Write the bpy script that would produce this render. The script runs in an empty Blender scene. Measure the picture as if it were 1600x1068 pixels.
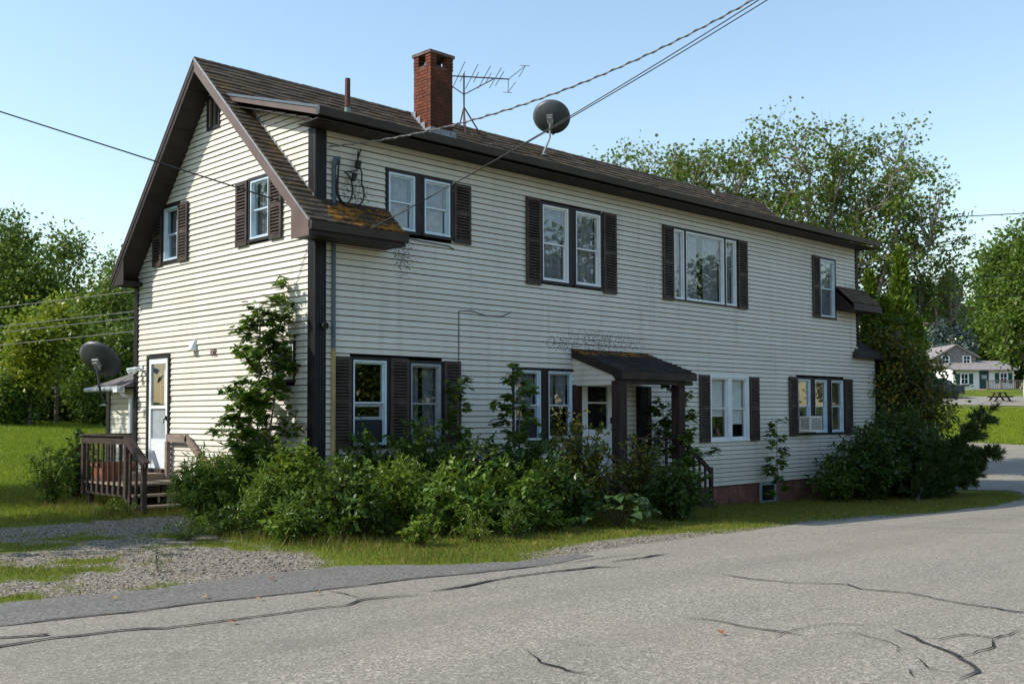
import bpy, math, random
import numpy as np
from mathutils import Vector, Matrix

# ---------------------------------------------------------------- camera (solved from the photograph's vanishing points)
SC = bpy.context.scene
COL = SC.collection
FPX, CYPX = 1646.19, 584.216
YAW, PITCH, ROLL = [math.radians(a) for a in (44.83082, 2.23176, -0.19289)]
def _rot():
    c, s = math.cos(YAW), math.sin(YAW)
    fwd = np.array([s*math.cos(PITCH), c*math.cos(PITCH), math.sin(PITCH)])
    right = np.array([c, -s, 0.0]); up = np.cross(right, fwd)
    return np.array([math.cos(ROLL)*right+math.sin(ROLL)*up, math.cos(ROLL)*up-math.sin(ROLL)*right, fwd])
CR = _rot()
CC = np.array([-9.464, -13.896, 1.65])
cam_d = bpy.data.cameras.new('camera'); cam = bpy.data.objects.new('camera', cam_d); COL.objects.link(cam)
m = Matrix.Identity(4)
for i in range(3):
    m[i][0] = CR[0][i]; m[i][1] = CR[1][i]; m[i][2] = -CR[2][i]; m[i][3] = CC[i]
cam.matrix_world = m
cam_d.sensor_width = 36; cam_d.lens = 36*FPX/1600; cam_d.shift_y = (CYPX-534)/1600
cam_d.clip_start = 0.1; cam_d.clip_end = 3000
SC.camera = cam
# ---------------------------------------------------------------- sky, sun, exposure
TO_SUN = Vector((-1.0, 0.75, 1.03)).normalized()
W = bpy.data.worlds.new('World'); SC.world = W; W.use_nodes = True
wn = W.node_tree.nodes; wl = W.node_tree.links
sky = wn.new('ShaderNodeTexSky'); sky.sky_type = 'NISHITA'; sky.sun_disc = False
sky.sun_elevation = math.asin(TO_SUN.z); sky.sun_rotation = math.atan2(TO_SUN.x, TO_SUN.y)
sky.air_density = 1.5; sky.dust_density = 0.5; sky.ozone_density = 2.2; sky.altitude = 50
wl.new(sky.outputs[0], wn['Background'].inputs[0]); wn['Background'].inputs[1].default_value = 0.118
sd = bpy.data.lights.new('sun', 'SUN'); sd.energy = 2.95; sd.angle = math.radians(0.53); sd.color = (1.0, 0.95, 0.86)
so = bpy.data.objects.new('sun', sd); COL.objects.link(so)
so.rotation_euler = TO_SUN.to_track_quat('Z', 'Y').to_euler(); so.location = (-30, 20, 40)
vs = SC.view_settings; vs.view_transform = 'Standard'; vs.look = 'None'; vs.exposure = 0.88; vs.gamma = 1; vs.use_curve_mapping = False

# ================================================================ helpers
def ray(px, py): return CR.T @ np.array([(px-800)/FPX, -(py-CYPX)/FPX, 1.0])
def pl(px, py, axis, val):
    d = ray(px, py); return CC + d*((val-CC[axis])/d[axis])
def vnoise(x, y, seed=0):
    x = np.asarray(x, float); y = np.asarray(y, float)
    xi = np.floor(x).astype(np.int64); yi = np.floor(y).astype(np.int64); fx = x-xi; fy = y-yi
    fx = fx*fx*(3-2*fx); fy = fy*fy*(3-2*fy)
    def h(a, b):
        n = (a*374761393 + b*668265263 + seed*974634777) & 0x7fffffff
        n = ((n ^ (n >> 13))*1274126177) & 0x7fffffff
        return ((n ^ (n >> 16)) & 0xffff)/65535.0
    return (h(xi, yi)*(1-fx)+h(xi+1, yi)*fx)*(1-fy) + (h(xi, yi+1)*(1-fx)+h(xi+1, yi+1)*fx)*fy
def sstep(v, a, b):
    t = np.clip((np.asarray(v, float)-a)/(b-a), 0, 1); return t*t*(3-2*t)
def depth(x, y): return 0.704*(np.asarray(x)-CC[0]) + 0.709*(np.asarray(y)-CC[1])
def lateral(x, y): return 0.709*(np.asarray(x)-CC[0]) - 0.705*(np.asarray(y)-CC[1])
def zg(x, y):
    x = np.asarray(x, float); y = np.asarray(y, float)
    D = depth(x, y); L = lateral(x, y)
    b = -0.025*np.clip(x, 0, 14) - 0.16*sstep(y, -4.6, -1.5)*sstep(x, 4, 12)
    on = 24 + 8*sstep(L, -3, 10)
    t = np.clip(D-on, 0, 48); r = 0.09*t*t/(t+4)
    return b + r
def gz(x, y): return float(zg(x, y))
def gp(px, py):
    d = ray(px, py); t0 = 2.0; t = 2.0
    while t < 250:
        P = CC+d*t
        if P[2] < gz(P[0], P[1]): break
        t0 = t; t += 0.25
    for _ in range(30):
        tm = (t0+t)/2; P = CC+d*tm
        if P[2] < gz(P[0], P[1]): t = tm
        else: t0 = tm
    P = CC+d*t; return np.array([P[0], P[1], gz(P[0], P[1])])

def tag(o, label=None, cat=None, group=None, kind=None):
    if label: o['label'] = label
    if cat: o['category'] = cat
    if group: o['group'] = group
    if kind: o['kind'] = kind
    return o
def empty(name, loc=(0, 0, 0), label=None, cat=None, group=None):
    o = bpy.data.objects.new(name, None); COL.objects.link(o); o.location = loc; o.empty_display_size = 0.2
    return tag(o, label, cat, group)
def link(name, me, mat=None, parent=None):
    if mat is not None and not me.materials: me.materials.append(mat)
    o = bpy.data.objects.new(name, me); COL.objects.link(o)
    if parent is not None:
        o.parent = parent
        o.matrix_parent_inverse = parent_world(parent).inverted()
    return o
def parent_world(p):
    mm = Matrix.Identity(4); chain = []
    while p is not None: chain.append(p); p = p.parent
    for q in reversed(chain):
        mm = mm @ q.matrix_parent_inverse @ q.matrix_basis
    return mm
def npmesh(name, V, F, smooth=False):
    """V (n,3), F (m,k) uniform polygons"""
    me = bpy.data.meshes.new(name); V = np.asarray(V, np.float32); F = np.asarray(F, np.int32)
    m_, k = F.shape
    me.vertices.add(len(V)); me.vertices.foreach_set('co', V.ravel())
    me.loops.add(m_*k); me.loops.foreach_set('vertex_index', F.ravel())
    me.polygons.add(m_); me.polygons.foreach_set('loop_start', np.arange(0, m_*k, k, dtype=np.int32))
    me.polygons.foreach_set('loop_total', np.full(m_, k, np.int32))
    if smooth: me.polygons.foreach_set('use_smooth', np.ones(m_, bool))
    me.update(calc_edges=True); return me
class MB:
    def __init__(s): s.v = []; s.f = []
    def add(s, vs_, fs):
        n = len(s.v); s.v.extend([tuple(float(c) for c in q) for q in vs_]); s.f.extend([tuple(i+n for i in q) for q in fs]); return s
    def box(s, a, b, xf=None):
        (x0, y0, z0), (x1, y1, z1) = a, b
        vv = [(x0, y0, z0), (x1, y0, z0), (x1, y1, z0), (x0, y1, z0), (x0, y0, z1), (x1, y0, z1), (x1, y1, z1), (x0, y1, z1)]
        if xf: vv = [xf(*q) for q in vv]
        return s.add(vv, [(0, 3, 2, 1), (4, 5, 6, 7), (0, 1, 5, 4), (1, 2, 6, 5), (2, 3, 7, 6), (3, 0, 4, 7)])
    def bar(s, p, q, w, h, up=(0, 0, 1)):
        p = Vector(p); q = Vector(q); d = (q-p).normalized(); u = Vector(up)
        if abs(d.dot(u)) > 0.98: u = Vector((1, 0, 0))
        a = d.cross(u).normalized()*(w/2); b = a.cross(d).normalized()*(h/2)
        vv = [p-a-b, p+a-b, p+a+b, p-a+b, q-a-b, q+a-b, q+a+b, q-a+b]
        return s.add(vv, [(0, 3, 2, 1), (4, 5, 6, 7), (0, 1, 5, 4), (1, 2, 6, 5), (2, 3, 7, 6), (3, 0, 4, 7)])
    def prism(s, poly, ex):
        ex = Vector(ex); n = len(poly); A = [Vector(q) for q in poly]; B = [q+ex for q in A]
        fs = [tuple(range(n))[::-1], tuple(range(n, 2*n))] + [(i, (i+1) % n, n+(i+1) % n, n+i) for i in range(n)]
        return s.add(A+B, fs)
    def tube(s, pts, rad, n=6, cap=True):
        pts = [Vector(q) for q in pts]
        if not hasattr(rad, '__len__'): rad = [rad]*len(pts)
        vv = []; fs = []; ref = None
        for i, p in enumerate(pts):
            d = (pts[min(i+1, len(pts)-1)]-pts[max(i-1, 0)])
            if d.length < 1e-9: d = Vector((0, 0, 1))
            d.normalize()
            if ref is None: ref = Vector((1, 0, 0)) if abs(d.x) < 0.8 else Vector((0, 1, 0))
            a = (ref-d*ref.dot(d))
            if a.length < 1e-6: a = d.orthogonal()
            a.normalize(); b = d.cross(a); ref = a
            for k in range(n):
                t = 2*math.pi*k/n; vv.append(p+(a*math.cos(t)+b*math.sin(t))*rad[i])
        for i in range(len(pts)-1):
            for k in range(n):
                fs.append((i*n+k, i*n+(k+1) % n, (i+1)*n+(k+1) % n, (i+1)*n+k))
        if cap: fs += [tuple(range(n))[::-1], tuple(range((len(pts)-1)*n, len(pts)*n))]
        return s.add(vv, fs)
    def lathe(s, prof, n=16, xf=None):
        vv = []; fs = []
        for r, z in prof:
            for k in range(n): vv.append((r*math.cos(2*math.pi*k/n), r*math.sin(2*math.pi*k/n), z))
        for i in range(len(prof)-1):
            for k in range(n): fs.append((i*n+k, i*n+(k+1) % n, (i+1)*n+(k+1) % n, (i+1)*n+k))
        if xf: vv = [xf(Vector(q)) for q in vv]
        return s.add(vv, fs)
    def mesh(s, name, smooth=False):
        me = bpy.data.meshes.new(name); me.from_pydata(s.v, [], s.f); me.update()
        import bmesh
        bm = bmesh.new(); bm.from_mesh(me); bmesh.ops.recalc_face_normals(bm, faces=bm.faces); bm.to_mesh(me); bm.free()
        if smooth: me.polygons.foreach_set('use_smooth', [True]*len(me.polygons))
        return me
    def build(s, name, mat, parent=None, smooth=False):
        return link(name, s.mesh(name, smooth), mat, parent)

# ================================================================ materials
def newmat(name):
    m_ = bpy.data.materials.new(name); m_.use_nodes = True
    return m_, m_.node_tree.nodes, m_.node_tree.links, m_.node_tree.nodes['Principled BSDF']
def lin(*c): return tuple(c)+(1,)
def noise_node(n, l, scale, detail=4, vec=None, rough=0.55):
    t = n.new('ShaderNodeTexNoise'); t.inputs['Scale'].default_value = scale; t.inputs['Detail'].default_value = detail; t.inputs['Roughness'].default_value = rough
    if vec is not None: l.new(vec, t.inputs['Vector'])
    return t
def ramp(n, l, fac, stops):
    r = n.new('ShaderNodeValToRGB'); e = r.color_ramp.elements
    while len(e) < len(stops): e.new(0.5)
    for q, (p, c) in zip(e, stops): q.position = p; q.color = lin(*c)
    l.new(fac, r.inputs[0]); return r
def mixc(n, l, fac, a, b, mode='MIX'):
    x = n.new('ShaderNodeMix'); x.data_type = 'RGBA'; x.blend_type = mode
    for sck, v in ((x.inputs[0], fac), (x.inputs[6], a), (x.inputs[7], b)):
        if hasattr(v, 'links') or hasattr(v, 'is_linked'): l.new(v, sck)
        elif isinstance(v, (int, float)): sck.default_value = v
        else: sck.default_value = lin(*v)
    return x.outputs[2]
def math_node(n, l, op, a, b=None, c=None):
    x = n.new('ShaderNodeMath'); x.operation = op
    for i, v in enumerate((a, b, c)):
        if v is None: continue
        if isinstance(v, (int, float)): x.inputs[i].default_value = v
        else: l.new(v, x.inputs[i])
    return x.outputs[0]
def plain(name, col, rough=0.6, spec=0.3, metal=0, var=0.25, scale=6.0, bump=0.0, bscale=40):
    m_, n, l, p = newmat(name); tc = n.new('ShaderNodeTexCoord')
    g = n.new('ShaderNodeNewGeometry')
    t = noise_node(n, l, scale, 5, g.outputs['Position'])
    dark = tuple(c*(1-var) for c in col); lite = tuple(min(1, c*(1+var)) for c in col)
    r = ramp(n, l, t.outputs[0], [(0.3, dark), (0.7, lite)]); l.new(r.outputs[0], p.inputs['Base Color'])
    p.inputs['Roughness'].default_value = rough; p.inputs['Specular IOR Level'].default_value = spec; p.inputs['Metallic'].default_value = metal
    if bump:
        t2 = noise_node(n, l, bscale, 4, g.outputs['Position']); b = n.new('ShaderNodeBump'); b.inputs['Strength'].default_value = bump; b.inputs['Distance'].default_value = 0.01
        l.new(t2.outputs[0], b.inputs['Height']); l.new(b.outputs[0], p.inputs['Normal'])
    return m_
def wood(name, c1, c2, axis_scale=(3, 3, 40), rough=0.8):
    m_, n, l, p = newmat(name); g = n.new('ShaderNodeNewGeometry')
    mp = n.new('ShaderNodeMapping'); mp.inputs['Scale'].default_value = axis_scale; l.new(g.outputs['Position'], mp.inputs[0])
    t = noise_node(n, l, 1.0, 6, mp.outputs[0]); t2 = noise_node(n, l, 2.2, 4, g.outputs['Position'])
    r = ramp(n, l, t.outputs[0], [(0.3, c1), (0.7, c2)])
    o = mixc(n, l, math_node(n, l, 'MULTIPLY', t2.outputs[0], 0.5), r.outputs[0], tuple(c*0.5 for c in c1)); l.new(o, p.inputs['Base Color'])
    p.inputs['Roughness'].default_value = rough; p.inputs['Specular IOR Level'].default_value = 0.2
    b = n.new('ShaderNodeBump'); b.inputs['Strength'].default_value = 0.4; b.inputs['Distance'].default_value = 0.006; l.new(t.outputs[0], b.inputs['Height']); l.new(b.outputs[0], p.inputs['Normal'])
    return m_
def leafmat(name, cols, trans=0.35, rough=0.45):
    m_, n, l, p = newmat(name); g = n.new('ShaderNodeNewGeometry'); t = noise_node(n, l, 0.9, 2, g.outputs['Position'])
    f = math_node(n, l, 'ADD', math_node(n, l, 'MULTIPLY', g.outputs['Random Per Island'], 0.75), math_node(n, l, 'MULTIPLY', t.outputs[0], 0.25))
    k = len(cols); r = ramp(n, l, f, [((i+0.3)/k, c) for i, c in enumerate(cols)])
    l.new(r.outputs[0], p.inputs['Base Color']); p.inputs['Roughness'].default_value = rough; p.inputs['Specular IOR Level'].default_value = 0.35
    tr = n.new('ShaderNodeBsdfTranslucent'); mx = n.new('ShaderNodeMixShader'); mx.inputs[0].default_value = trans
    tcol = mixc(n, l, 0.45, r.outputs[0], (0.16, 0.22, 0.02)); l.new(tcol, tr.inputs[0])
    l.new(p.outputs[0], mx.inputs[1]); l.new(tr.outputs[0], mx.inputs[2]); l.new(mx.outputs[0], n['Material Output'].inputs[0])
    return m_
def bark(name, c1, c2, scale=9): return plain(name, tuple((a+b)/2 for a, b in zip(c1, c2)), 0.9, 0.1, 0, 0.4, scale, 0.6, 25)

def siding_mat():
    m_, n, l, p = newmat('vinyl_siding'); g = n.new('ShaderNodeNewGeometry'); oi = n.new('ShaderNodeObjectInfo')
    sp = n.new('ShaderNodeSeparateXYZ'); l.new(g.outputs['Position'], sp.inputs[0])
    big = noise_node(n, l, 0.9, 5, g.outputs['Position'])
    base = ramp(n, l, big.outputs[0], [(0.3, (0.610, 0.575, 0.500)), (0.7, (0.690, 0.655, 0.578))])
    tint = mixc(n, l, 0.26, base.outputs[0], (0.47, 0.43, 0.35)); 
    c0 = mixc(n, l, oi.outputs['Random'], base.outputs[0], tint)
    # vertical run-off streaks
    mp = n.new('ShaderNodeMapping'); mp.inputs['Scale'].default_value = (5, 5, 0.35); l.new(g.outputs['Position'], mp.inputs[0])
    st = noise_node(n, l, 1.0, 5, mp.outputs[0]); stf = ramp(n, l, st.outputs[0], [(0.52, (0, 0, 0)), (0.75, (1, 1, 1))])
    c1 = mixc(n, l, math_node(n, l, 'MULTIPLY', stf.outputs[0], 0.40), c0, (0.36, 0.34, 0.28))
    # mildew specks: elliptical zones on the front wall
    vo = n.new('ShaderNodeTexVoronoi'); vo.inputs['Scale'].default_value = 24; vo.inputs['Randomness'].default_value = 1.0; l.new(g.outputs['Position'], vo.inputs['Vector'])
    nz = noise_node(n, l, 30, 2, g.outputs['Position'])
    zone = None
    for cx, cz, rx, rz in ((7.0, 3.12, 1.75, 0.30), (0.75, 5.25, 0.45, 0.35), (1.75, 4.35, 0.35, 0.5), (17.3, 5.12, 0.55, 0.09), (0.35, 5.2, 0.18, 0.25), (5.9, 3.05, 0.9, 0.2)):
        dx = math_node(n, l, 'DIVIDE', math_node(n, l, 'SUBTRACT', sp.outputs[0], cx), rx); dz = math_node(n, l, 'DIVIDE', math_node(n, l, 'SUBTRACT', sp.outputs[2], cz), rz)
        d2 = math_node(n, l, 'ADD', math_node(n, l, 'MULTIPLY', dx, dx), math_node(n, l, 'MULTIPLY', dz, dz))
        q = math_node(n, l, 'SUBTRACT', 1.0, d2); q = math_node(n, l, 'MAXIMUM', q, 0.0)
        zone = q if zone is None else math_node(n, l, 'MAXIMUM', zone, q)
    th = math_node(n, l, 'MULTIPLY', math_node(n, l, 'POWER', zone, 0.6), math_node(n, l, 'MULTIPLY', nz.outputs[0], 0.90))
    spots = math_node(n, l, 'LESS_THAN', vo.outputs['Distance'], th)
    front = math_node(n, l, 'LESS_THAN', sp.outputs[1], 0.01)
    spots = math_node(n, l, 'MULTIPLY', spots, front)
    c2 = mixc(n, l, math_node(n, l, 'MULTIPLY', spots, 0.8), c1, (0.05, 0.05, 0.04))
    # splash dirt close to the ground
    dirt = math_node(n, l, 'MULTIPLY', math_node(n, l, 'SUBTRACT', 1.0, math_node(n, l, 'MINIMUM', math_node(n, l, 'ABSOLUTE', sp.outputs[2]), 1.0)), big.outputs[0])
    c3 = mixc(n, l, math_node(n, l, 'MULTIPLY', dirt, 0.55), c2, (0.30, 0.28, 0.22))
    l.new(c3, p.inputs['Base Color']); p.inputs['Roughness'].default_value = 0.55; p.inputs['Specular IOR Level'].default_value = 0.3
    fine = noise_node(n, l, 6, 3, g.outputs['Position']); b = n.new('ShaderNodeBump'); b.inputs['Strength'].default_value = 0.25; b.inputs['Distance'].default_value = 0.02
    l.new(fine.outputs[0], b.inputs['Height']); l.new(b.outputs[0], p.inputs['Normal'])
    return m_
def shingle_mat(name, c1, c2, moss=0.5, lich=(0.32, 0.16, 0.02)):
    m_, n, l, p = newmat(name); g = n.new('ShaderNodeNewGeometry'); oi = n.new('ShaderNodeObjectInfo')
    rnd = math_node(n, l, 'FRACT', math_node(n, l, 'ADD', g.outputs['Random Per Island'], oi.outputs['Random']))
    c = ramp(n, l, rnd, [(0.0, c1), (1.0, c2)])
    gr = noise_node(n, l, 160, 2, g.outputs['Position']); c = mixc(n, l, gr.outputs[0], c.outputs[0], tuple(x*0.45 for x in c1))
    big = noise_node(n, l, 2.6, 6, g.outputs['Position'], 0.7); sm = noise_node(n, l, 22, 4, g.outputs['Position'], 0.7)
    mf = ramp(n, l, math_node(n, l, 'MULTIPLY', big.outputs[0], sm.outputs[0]), [(0.29-0.05*moss, (0, 0, 0)), (0.36-0.05*moss, (1, 1, 1))])
    c = mixc(n, l, math_node(n, l, 'MULTIPLY', mf.outputs[0], moss), c, lich)
    l.new(c, p.inputs['Base Color']); p.inputs['Roughness'].default_value = 0.95; p.inputs['Specular IOR Level'].default_value = 0.1
    b = n.new('ShaderNodeBump'); b.inputs['Strength'].default_value = 0.7; b.inputs['Distance'].default_value = 0.01; l.new(sm.outputs[0], b.inputs['Height']); l.new(b.outputs[0], p.inputs['Normal'])
    return m_
def brick_mat():
    m_, n, l, p = newmat('chimney_brick'); g = n.new('ShaderNodeNewGeometry'); oi = n.new('ShaderNodeObjectInfo')
    c = ramp(n, l, oi.outputs['Random'], [(0.0, (0.085, 0.030, 0.021)), (0.5, (0.19, 0.062, 0.038)), (1.0, (0.135, 0.055, 0.040))])
    t = noise_node(n, l, 3.0, 6, g.outputs['Position'], 0.7); t2 = noise_node(n, l, 60, 3, g.outputs['Position'])
    sp = n.new('ShaderNodeSeparateXYZ'); l.new(g.outputs['Normal'], sp.inputs[0])
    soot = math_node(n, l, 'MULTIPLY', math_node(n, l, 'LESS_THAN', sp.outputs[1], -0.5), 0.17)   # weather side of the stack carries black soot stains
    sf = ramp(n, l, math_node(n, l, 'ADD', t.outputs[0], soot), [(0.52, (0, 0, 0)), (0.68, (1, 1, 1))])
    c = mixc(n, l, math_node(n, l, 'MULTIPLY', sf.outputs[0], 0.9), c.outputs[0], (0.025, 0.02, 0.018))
    c = mixc(n, l, math_node(n, l, 'MULTIPLY', t2.outputs[0], 0.5), c, (0.2, 0.07, 0.04))
    l.new(c, p.inputs['Base Color']); p.inputs['Roughness'].default_value = 0.95; p.inputs['Specular IOR Level'].default_value = 0.1
    b = n.new('ShaderNodeBump'); b.inputs['Strength'].default_value = 0.6; b.inputs['Distance'].default_value = 0.006; l.new(t2.outputs[0], b.inputs['Height']); l.new(b.outputs[0], p.inputs['Normal'])
    return m_
def glass_mat(name, tint=(0.02, 0.025, 0.03), tr=0.75):
    m_, n, l, p = newmat(name)
    gl = n.new('ShaderNodeBsdfGlossy'); gl.inputs['Roughness'].default_value = 0.01; gl.inputs['Color'].default_value = (0.95, 0.97, 1, 1)
    t = n.new('ShaderNodeBsdfTransparent'); t.inputs['Color'].default_value = (tr, tr*1.02, tr*1.03, 1)
    g = n.new('ShaderNodeNewGeometry'); wv = noise_node(n, l, 2.2, 2, g.outputs['Position']); b = n.new('ShaderNodeBump'); b.inputs['Strength'].default_value = 0.05; b.inputs['Distance'].default_value = 0.02
    l.new(wv.outputs[0], b.inputs['Height']); l.new(b.outputs[0], gl.inputs['Normal'])
    vd = n.new('ShaderNodeVectorMath'); vd.operation = 'DOT_PRODUCT'; l.new(g.outputs['Normal'], vd.inputs[0]); l.new(g.outputs['Incoming'], vd.inputs[1])
    f1 = math_node(n, l, 'POWER', math_node(n, l, 'SUBTRACT', 1.0, math_node(n, l, 'ABSOLUTE', vd.outputs['Value'])), 5.0)     # Schlick, same for both faces of the thin pane
    f2 = math_node(n, l, 'ADD', math_node(n, l, 'MULTIPLY', f1, 0.94), 0.055)
    mx = n.new('ShaderNodeMixShader'); l.new(f2, mx.inputs[0]); l.new(t.outputs[0], mx.inputs[1]); l.new(gl.outputs[0], mx.inputs[2]); l.new(mx.outputs[0], n['Material Output'].inputs[0])
    return m_
def asphalt(name, base, spd, patch=0.18):
    m_, n, l, p = newmat(name); g = n.new('ShaderNodeNewGeometry')
    vo = n.new('ShaderNodeTexVoronoi'); vo.inputs['Scale'].default_value = 62; l.new(g.outputs['Position'], vo.inputs['Vector'])
    rgb = n.new('ShaderNodeSeparateColor'); l.new(vo.outputs['Color'], rgb.inputs[0])
    agg = ramp(n, l, rgb.outputs[0], [(0.0, tuple(c*(1-spd) for c in base)), (0.5, base), (0.85, tuple(c*(1+spd*0.6) for c in base)), (1.0, tuple(min(1, c*(1+spd*2.0)) for c in base))])
    big = noise_node(n, l, 0.35, 5, g.outputs['Position'], 0.65); med = noise_node(n, l, 3.5, 5, g.outputs['Position'], 0.7)
    bf = ramp(n, l, big.outputs[0], [(0.35, (0, 0, 0)), (0.68, (1, 1, 1))]); mf = ramp(n, l, med.outputs[0], [(0.55, (0, 0, 0)), (0.75, (1, 1, 1))])
    c = mixc(n, l, math_node(n, l, 'MULTIPLY', bf.outputs[0], patch), agg.outputs[0], (base[0]*1.38, base[1]*1.30, base[2]*1.14))
    c = mixc(n, l, math_node(n, l, 'MULTIPLY', mf.outputs[0], 0.25), c, tuple(x*0.6 for x in base))
    # tyre-worn and oil-stained lanes, lengthwise
    mp = n.new('ShaderNodeMapping'); mp.inputs['Scale'].default_value = (0.06, 0.9, 1); l.new(g.outputs['Position'], mp.inputs[0])
    ln = noise_node(n, l, 1.0, 3, mp.outputs[0]); lf = ramp(n, l, ln.outputs[0], [(0.4, (0, 0, 0)), (0.65, (1, 1, 1))])
    c = mixc(n, l, math_node(n, l, 'MULTIPLY', lf.outputs[0], 0.42), c, tuple(x*0.70 for x in base))
    oil = noise_node(n, l, 0.9, 3, g.outputs['Position'], 0.5); of_ = ramp(n, l, oil.outputs[0], [(0.64, (0, 0, 0)), (0.74, (1, 1, 1))]); c = mixc(n, l, math_node(n, l, 'MULTIPLY', of_.outputs[0], 0.35), c, tuple(x*0.55 for x in base))
    l.new(c, p.inputs['Base Color']); p.inputs['Roughness'].default_value = 0.9; p.inputs['Specular IOR Level'].default_value = 0.2
    b = n.new('ShaderNodeBump'); b.inputs['Strength'].default_value = 0.5; b.inputs['Distance'].default_value = 0.006; l.new(vo.outputs['Distance'], b.inputs['Height']); l.new(b.outputs[0], p.inputs['Normal'])
    return m_
def ground_mat():
    m_, n, l, p = newmat('ground_soil'); g = n.new('ShaderNodeNewGeometry'); at = n.new('ShaderNodeAttribute'); at.attribute_name = 'gravel'
    a = noise_node(n, l, 0.5, 5, g.outputs['Position'], 0.6); b_ = noise_node(n, l, 14, 6, g.outputs['Position'], 0.7)
    grass = ramp(n, l, math_node(n, l, 'ADD', math_node(n, l, 'MULTIPLY', a.outputs[0], 0.5), math_node(n, l, 'MULTIPLY', b_.outputs[0], 0.5)),
                 [(0.33, (0.034, 0.056, 0.008)), (0.48, (0.095, 0.128, 0.014)), (0.62, (0.155, 0.175, 0.020)), (0.75, (0.20, 0.175, 0.045))])
    vo = n.new('ShaderNodeTexVoronoi'); vo.inputs['Scale'].default_value = 32; l.new(g.outputs['Position'], vo.inputs['Vector']); sc = n.new('ShaderNodeSeparateColor'); l.new(vo.outputs['Color'], sc.inputs[0])
    grav = ramp(n, l, sc.outputs[0], [(0, (0.11, 0.095, 0.076)), (0.6, (0.235, 0.20, 0.155)), (1, (0.38, 0.33, 0.265))])
    f = ramp(n, l, math_node(n, l, 'ADD', at.outputs['Fac'], math_node(n, l, 'MULTIPLY', math_node(n, l, 'SUBTRACT', b_.outputs[0], 0.5), 0.9)), [(0.4, (0, 0, 0)), (0.6, (1, 1, 1))])
    c = mixc(n, l, f.outputs[0], grass.outputs[0], grav.outputs[0]); l.new(c, p.inputs['Base Color']); p.inputs['Roughness'].default_value = 1; p.inputs['Specular IOR Level'].default_value = 0.05
    b = n.new('ShaderNodeBump'); b.inputs['Strength'].default_value = 0.8; b.inputs['Distance'].default_value = 0.03; l.new(b_.outputs[0], b.inputs['Height']); l.new(b.outputs[0], p.inputs['Normal'])
    return m_

M = {}
M['siding'] = siding_mat()
M['gap'] = plain('siding_gap_shade', (0.045, 0.032, 0.025), 0.9, 0.1)  # dark backing colour stands in for the shadow gap under each board
M['trim'] = plain('dark_trim', (0.013, 0.012, 0.014), 0.5, 0.3, 0, 0.3)
M['brown'] = plain('brown_trim', (0.115, 0.075, 0.062), 0.5, 0.35, 0, 0.2, 3)
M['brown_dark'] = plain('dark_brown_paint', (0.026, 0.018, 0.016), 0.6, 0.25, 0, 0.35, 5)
M['shutter'] = plain('shutter_brown', (0.058, 0.042, 0.034), 0.65, 0.25, 0, 0.4, 4)
M['soffit'] = plain('soffit_brown', (0.036, 0.029, 0.026), 0.7, 0.2, 0, 0.25, 3)
M['gutter'] = plain('gutter_brown', (0.034, 0.027, 0.024), 0.45, 0.4, 0, 0.3, 2)
M['white'] = plain('white_vinyl', (0.72, 0.75, 0.78), 0.35, 0.5, 0, 0.08, 3)
M['alu'] = plain('storm_aluminium', (0.55, 0.66, 0.74), 0.35, 0.5, 0.1, 0.12, 4)
M['greysash'] = plain('grey_sash', (0.30, 0.33, 0.36), 0.45, 0.4, 0, 0.15, 4)
M['glass'] = glass_mat('window_glass', tr=0.93)
M['screen'] = plain('insect_screen', (0.03, 0.032, 0.034), 0.9, 0.1)
M['curtain'] = plain('curtain_cloth', (0.21, 0.215, 0.235), 0.9, 0.1, 0, 0.35, 9)
M['blind'] = plain('roller_blind', (0.82, 0.82, 0.78), 0.8, 0.1, 0, 0.08, 4)
M['dark'] = plain('dark_interior', (0.02, 0.018, 0.018), 0.9, 0.1)
M['shingle'] = shingle_mat('roof_shingle', (0.125, 0.093, 0.070), (0.22, 0.165, 0.125), 0.50, (0.20, 0.13, 0.035))
M['shingle_moss'] = shingle_mat('mossy_shingle', (0.10, 0.080, 0.063), (0.18, 0.142, 0.115), 0.75, (0.17, 0.11, 0.03))
M['shingle_lichen'] = shingle_mat('lichen_shingle', (0.07, 0.055, 0.045), (0.12, 0.09, 0.07), 1.0, (0.40, 0.17, 0.015))
M['shingle_porch'] = shingle_mat('porch_shingle', (0.045, 0.043, 0.043), (0.085, 0.080, 0.078), 0.25, (0.15, 0.11, 0.03))
M['shingle_grey'] = shingle_mat('grey_shingle', (0.16, 0.15, 0.14), (0.24, 0.22, 0.21), 0.1)
M['deckunder'] = plain('roof_deck', (0.05, 0.042, 0.036), 0.9, 0.1)
M['brick'] = brick_mat()
M['mortar'] = plain('mortar', (0.10, 0.075, 0.062), 0.95, 0.05, 0, 0.4, 8)
M['cap'] = plain('cap_stone', (0.15, 0.115, 0.10), 0.95, 0.1, 0, 0.5, 9, 0.5)
M['flash'] = plain('lead_flashing', (0.21, 0.225, 0.25), 0.6, 0.3, 0.1, 0.5, 14)
M['metal'] = plain('dull_metal', (0.10, 0.095, 0.09), 0.5, 0.5, 0.6, 0.3, 9)
M['rust'] = plain('rusty_pipe', (0.10, 0.045, 0.035), 0.7, 0.3, 0.2, 0.4, 9)
M['patina'] = plain('patina_pipe', (0.18, 0.26, 0.24), 0.6, 0.3, 0.2, 0.3, 9)
M['dish'] = plain('dish_grey', (0.060, 0.068, 0.075), 0.45, 0.4, 0.1, 0.2, 6)
M['lightmetal'] = plain('galvanised', (0.40, 0.42, 0.43), 0.4, 0.5, 0.5, 0.2, 9)
M['cable'] = plain('black_cable', (0.018, 0.018, 0.018), 0.6, 0.3)
M['cable_grey'] = plain('grey_cable', (0.16, 0.155, 0.15), 0.6, 0.3)
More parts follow.
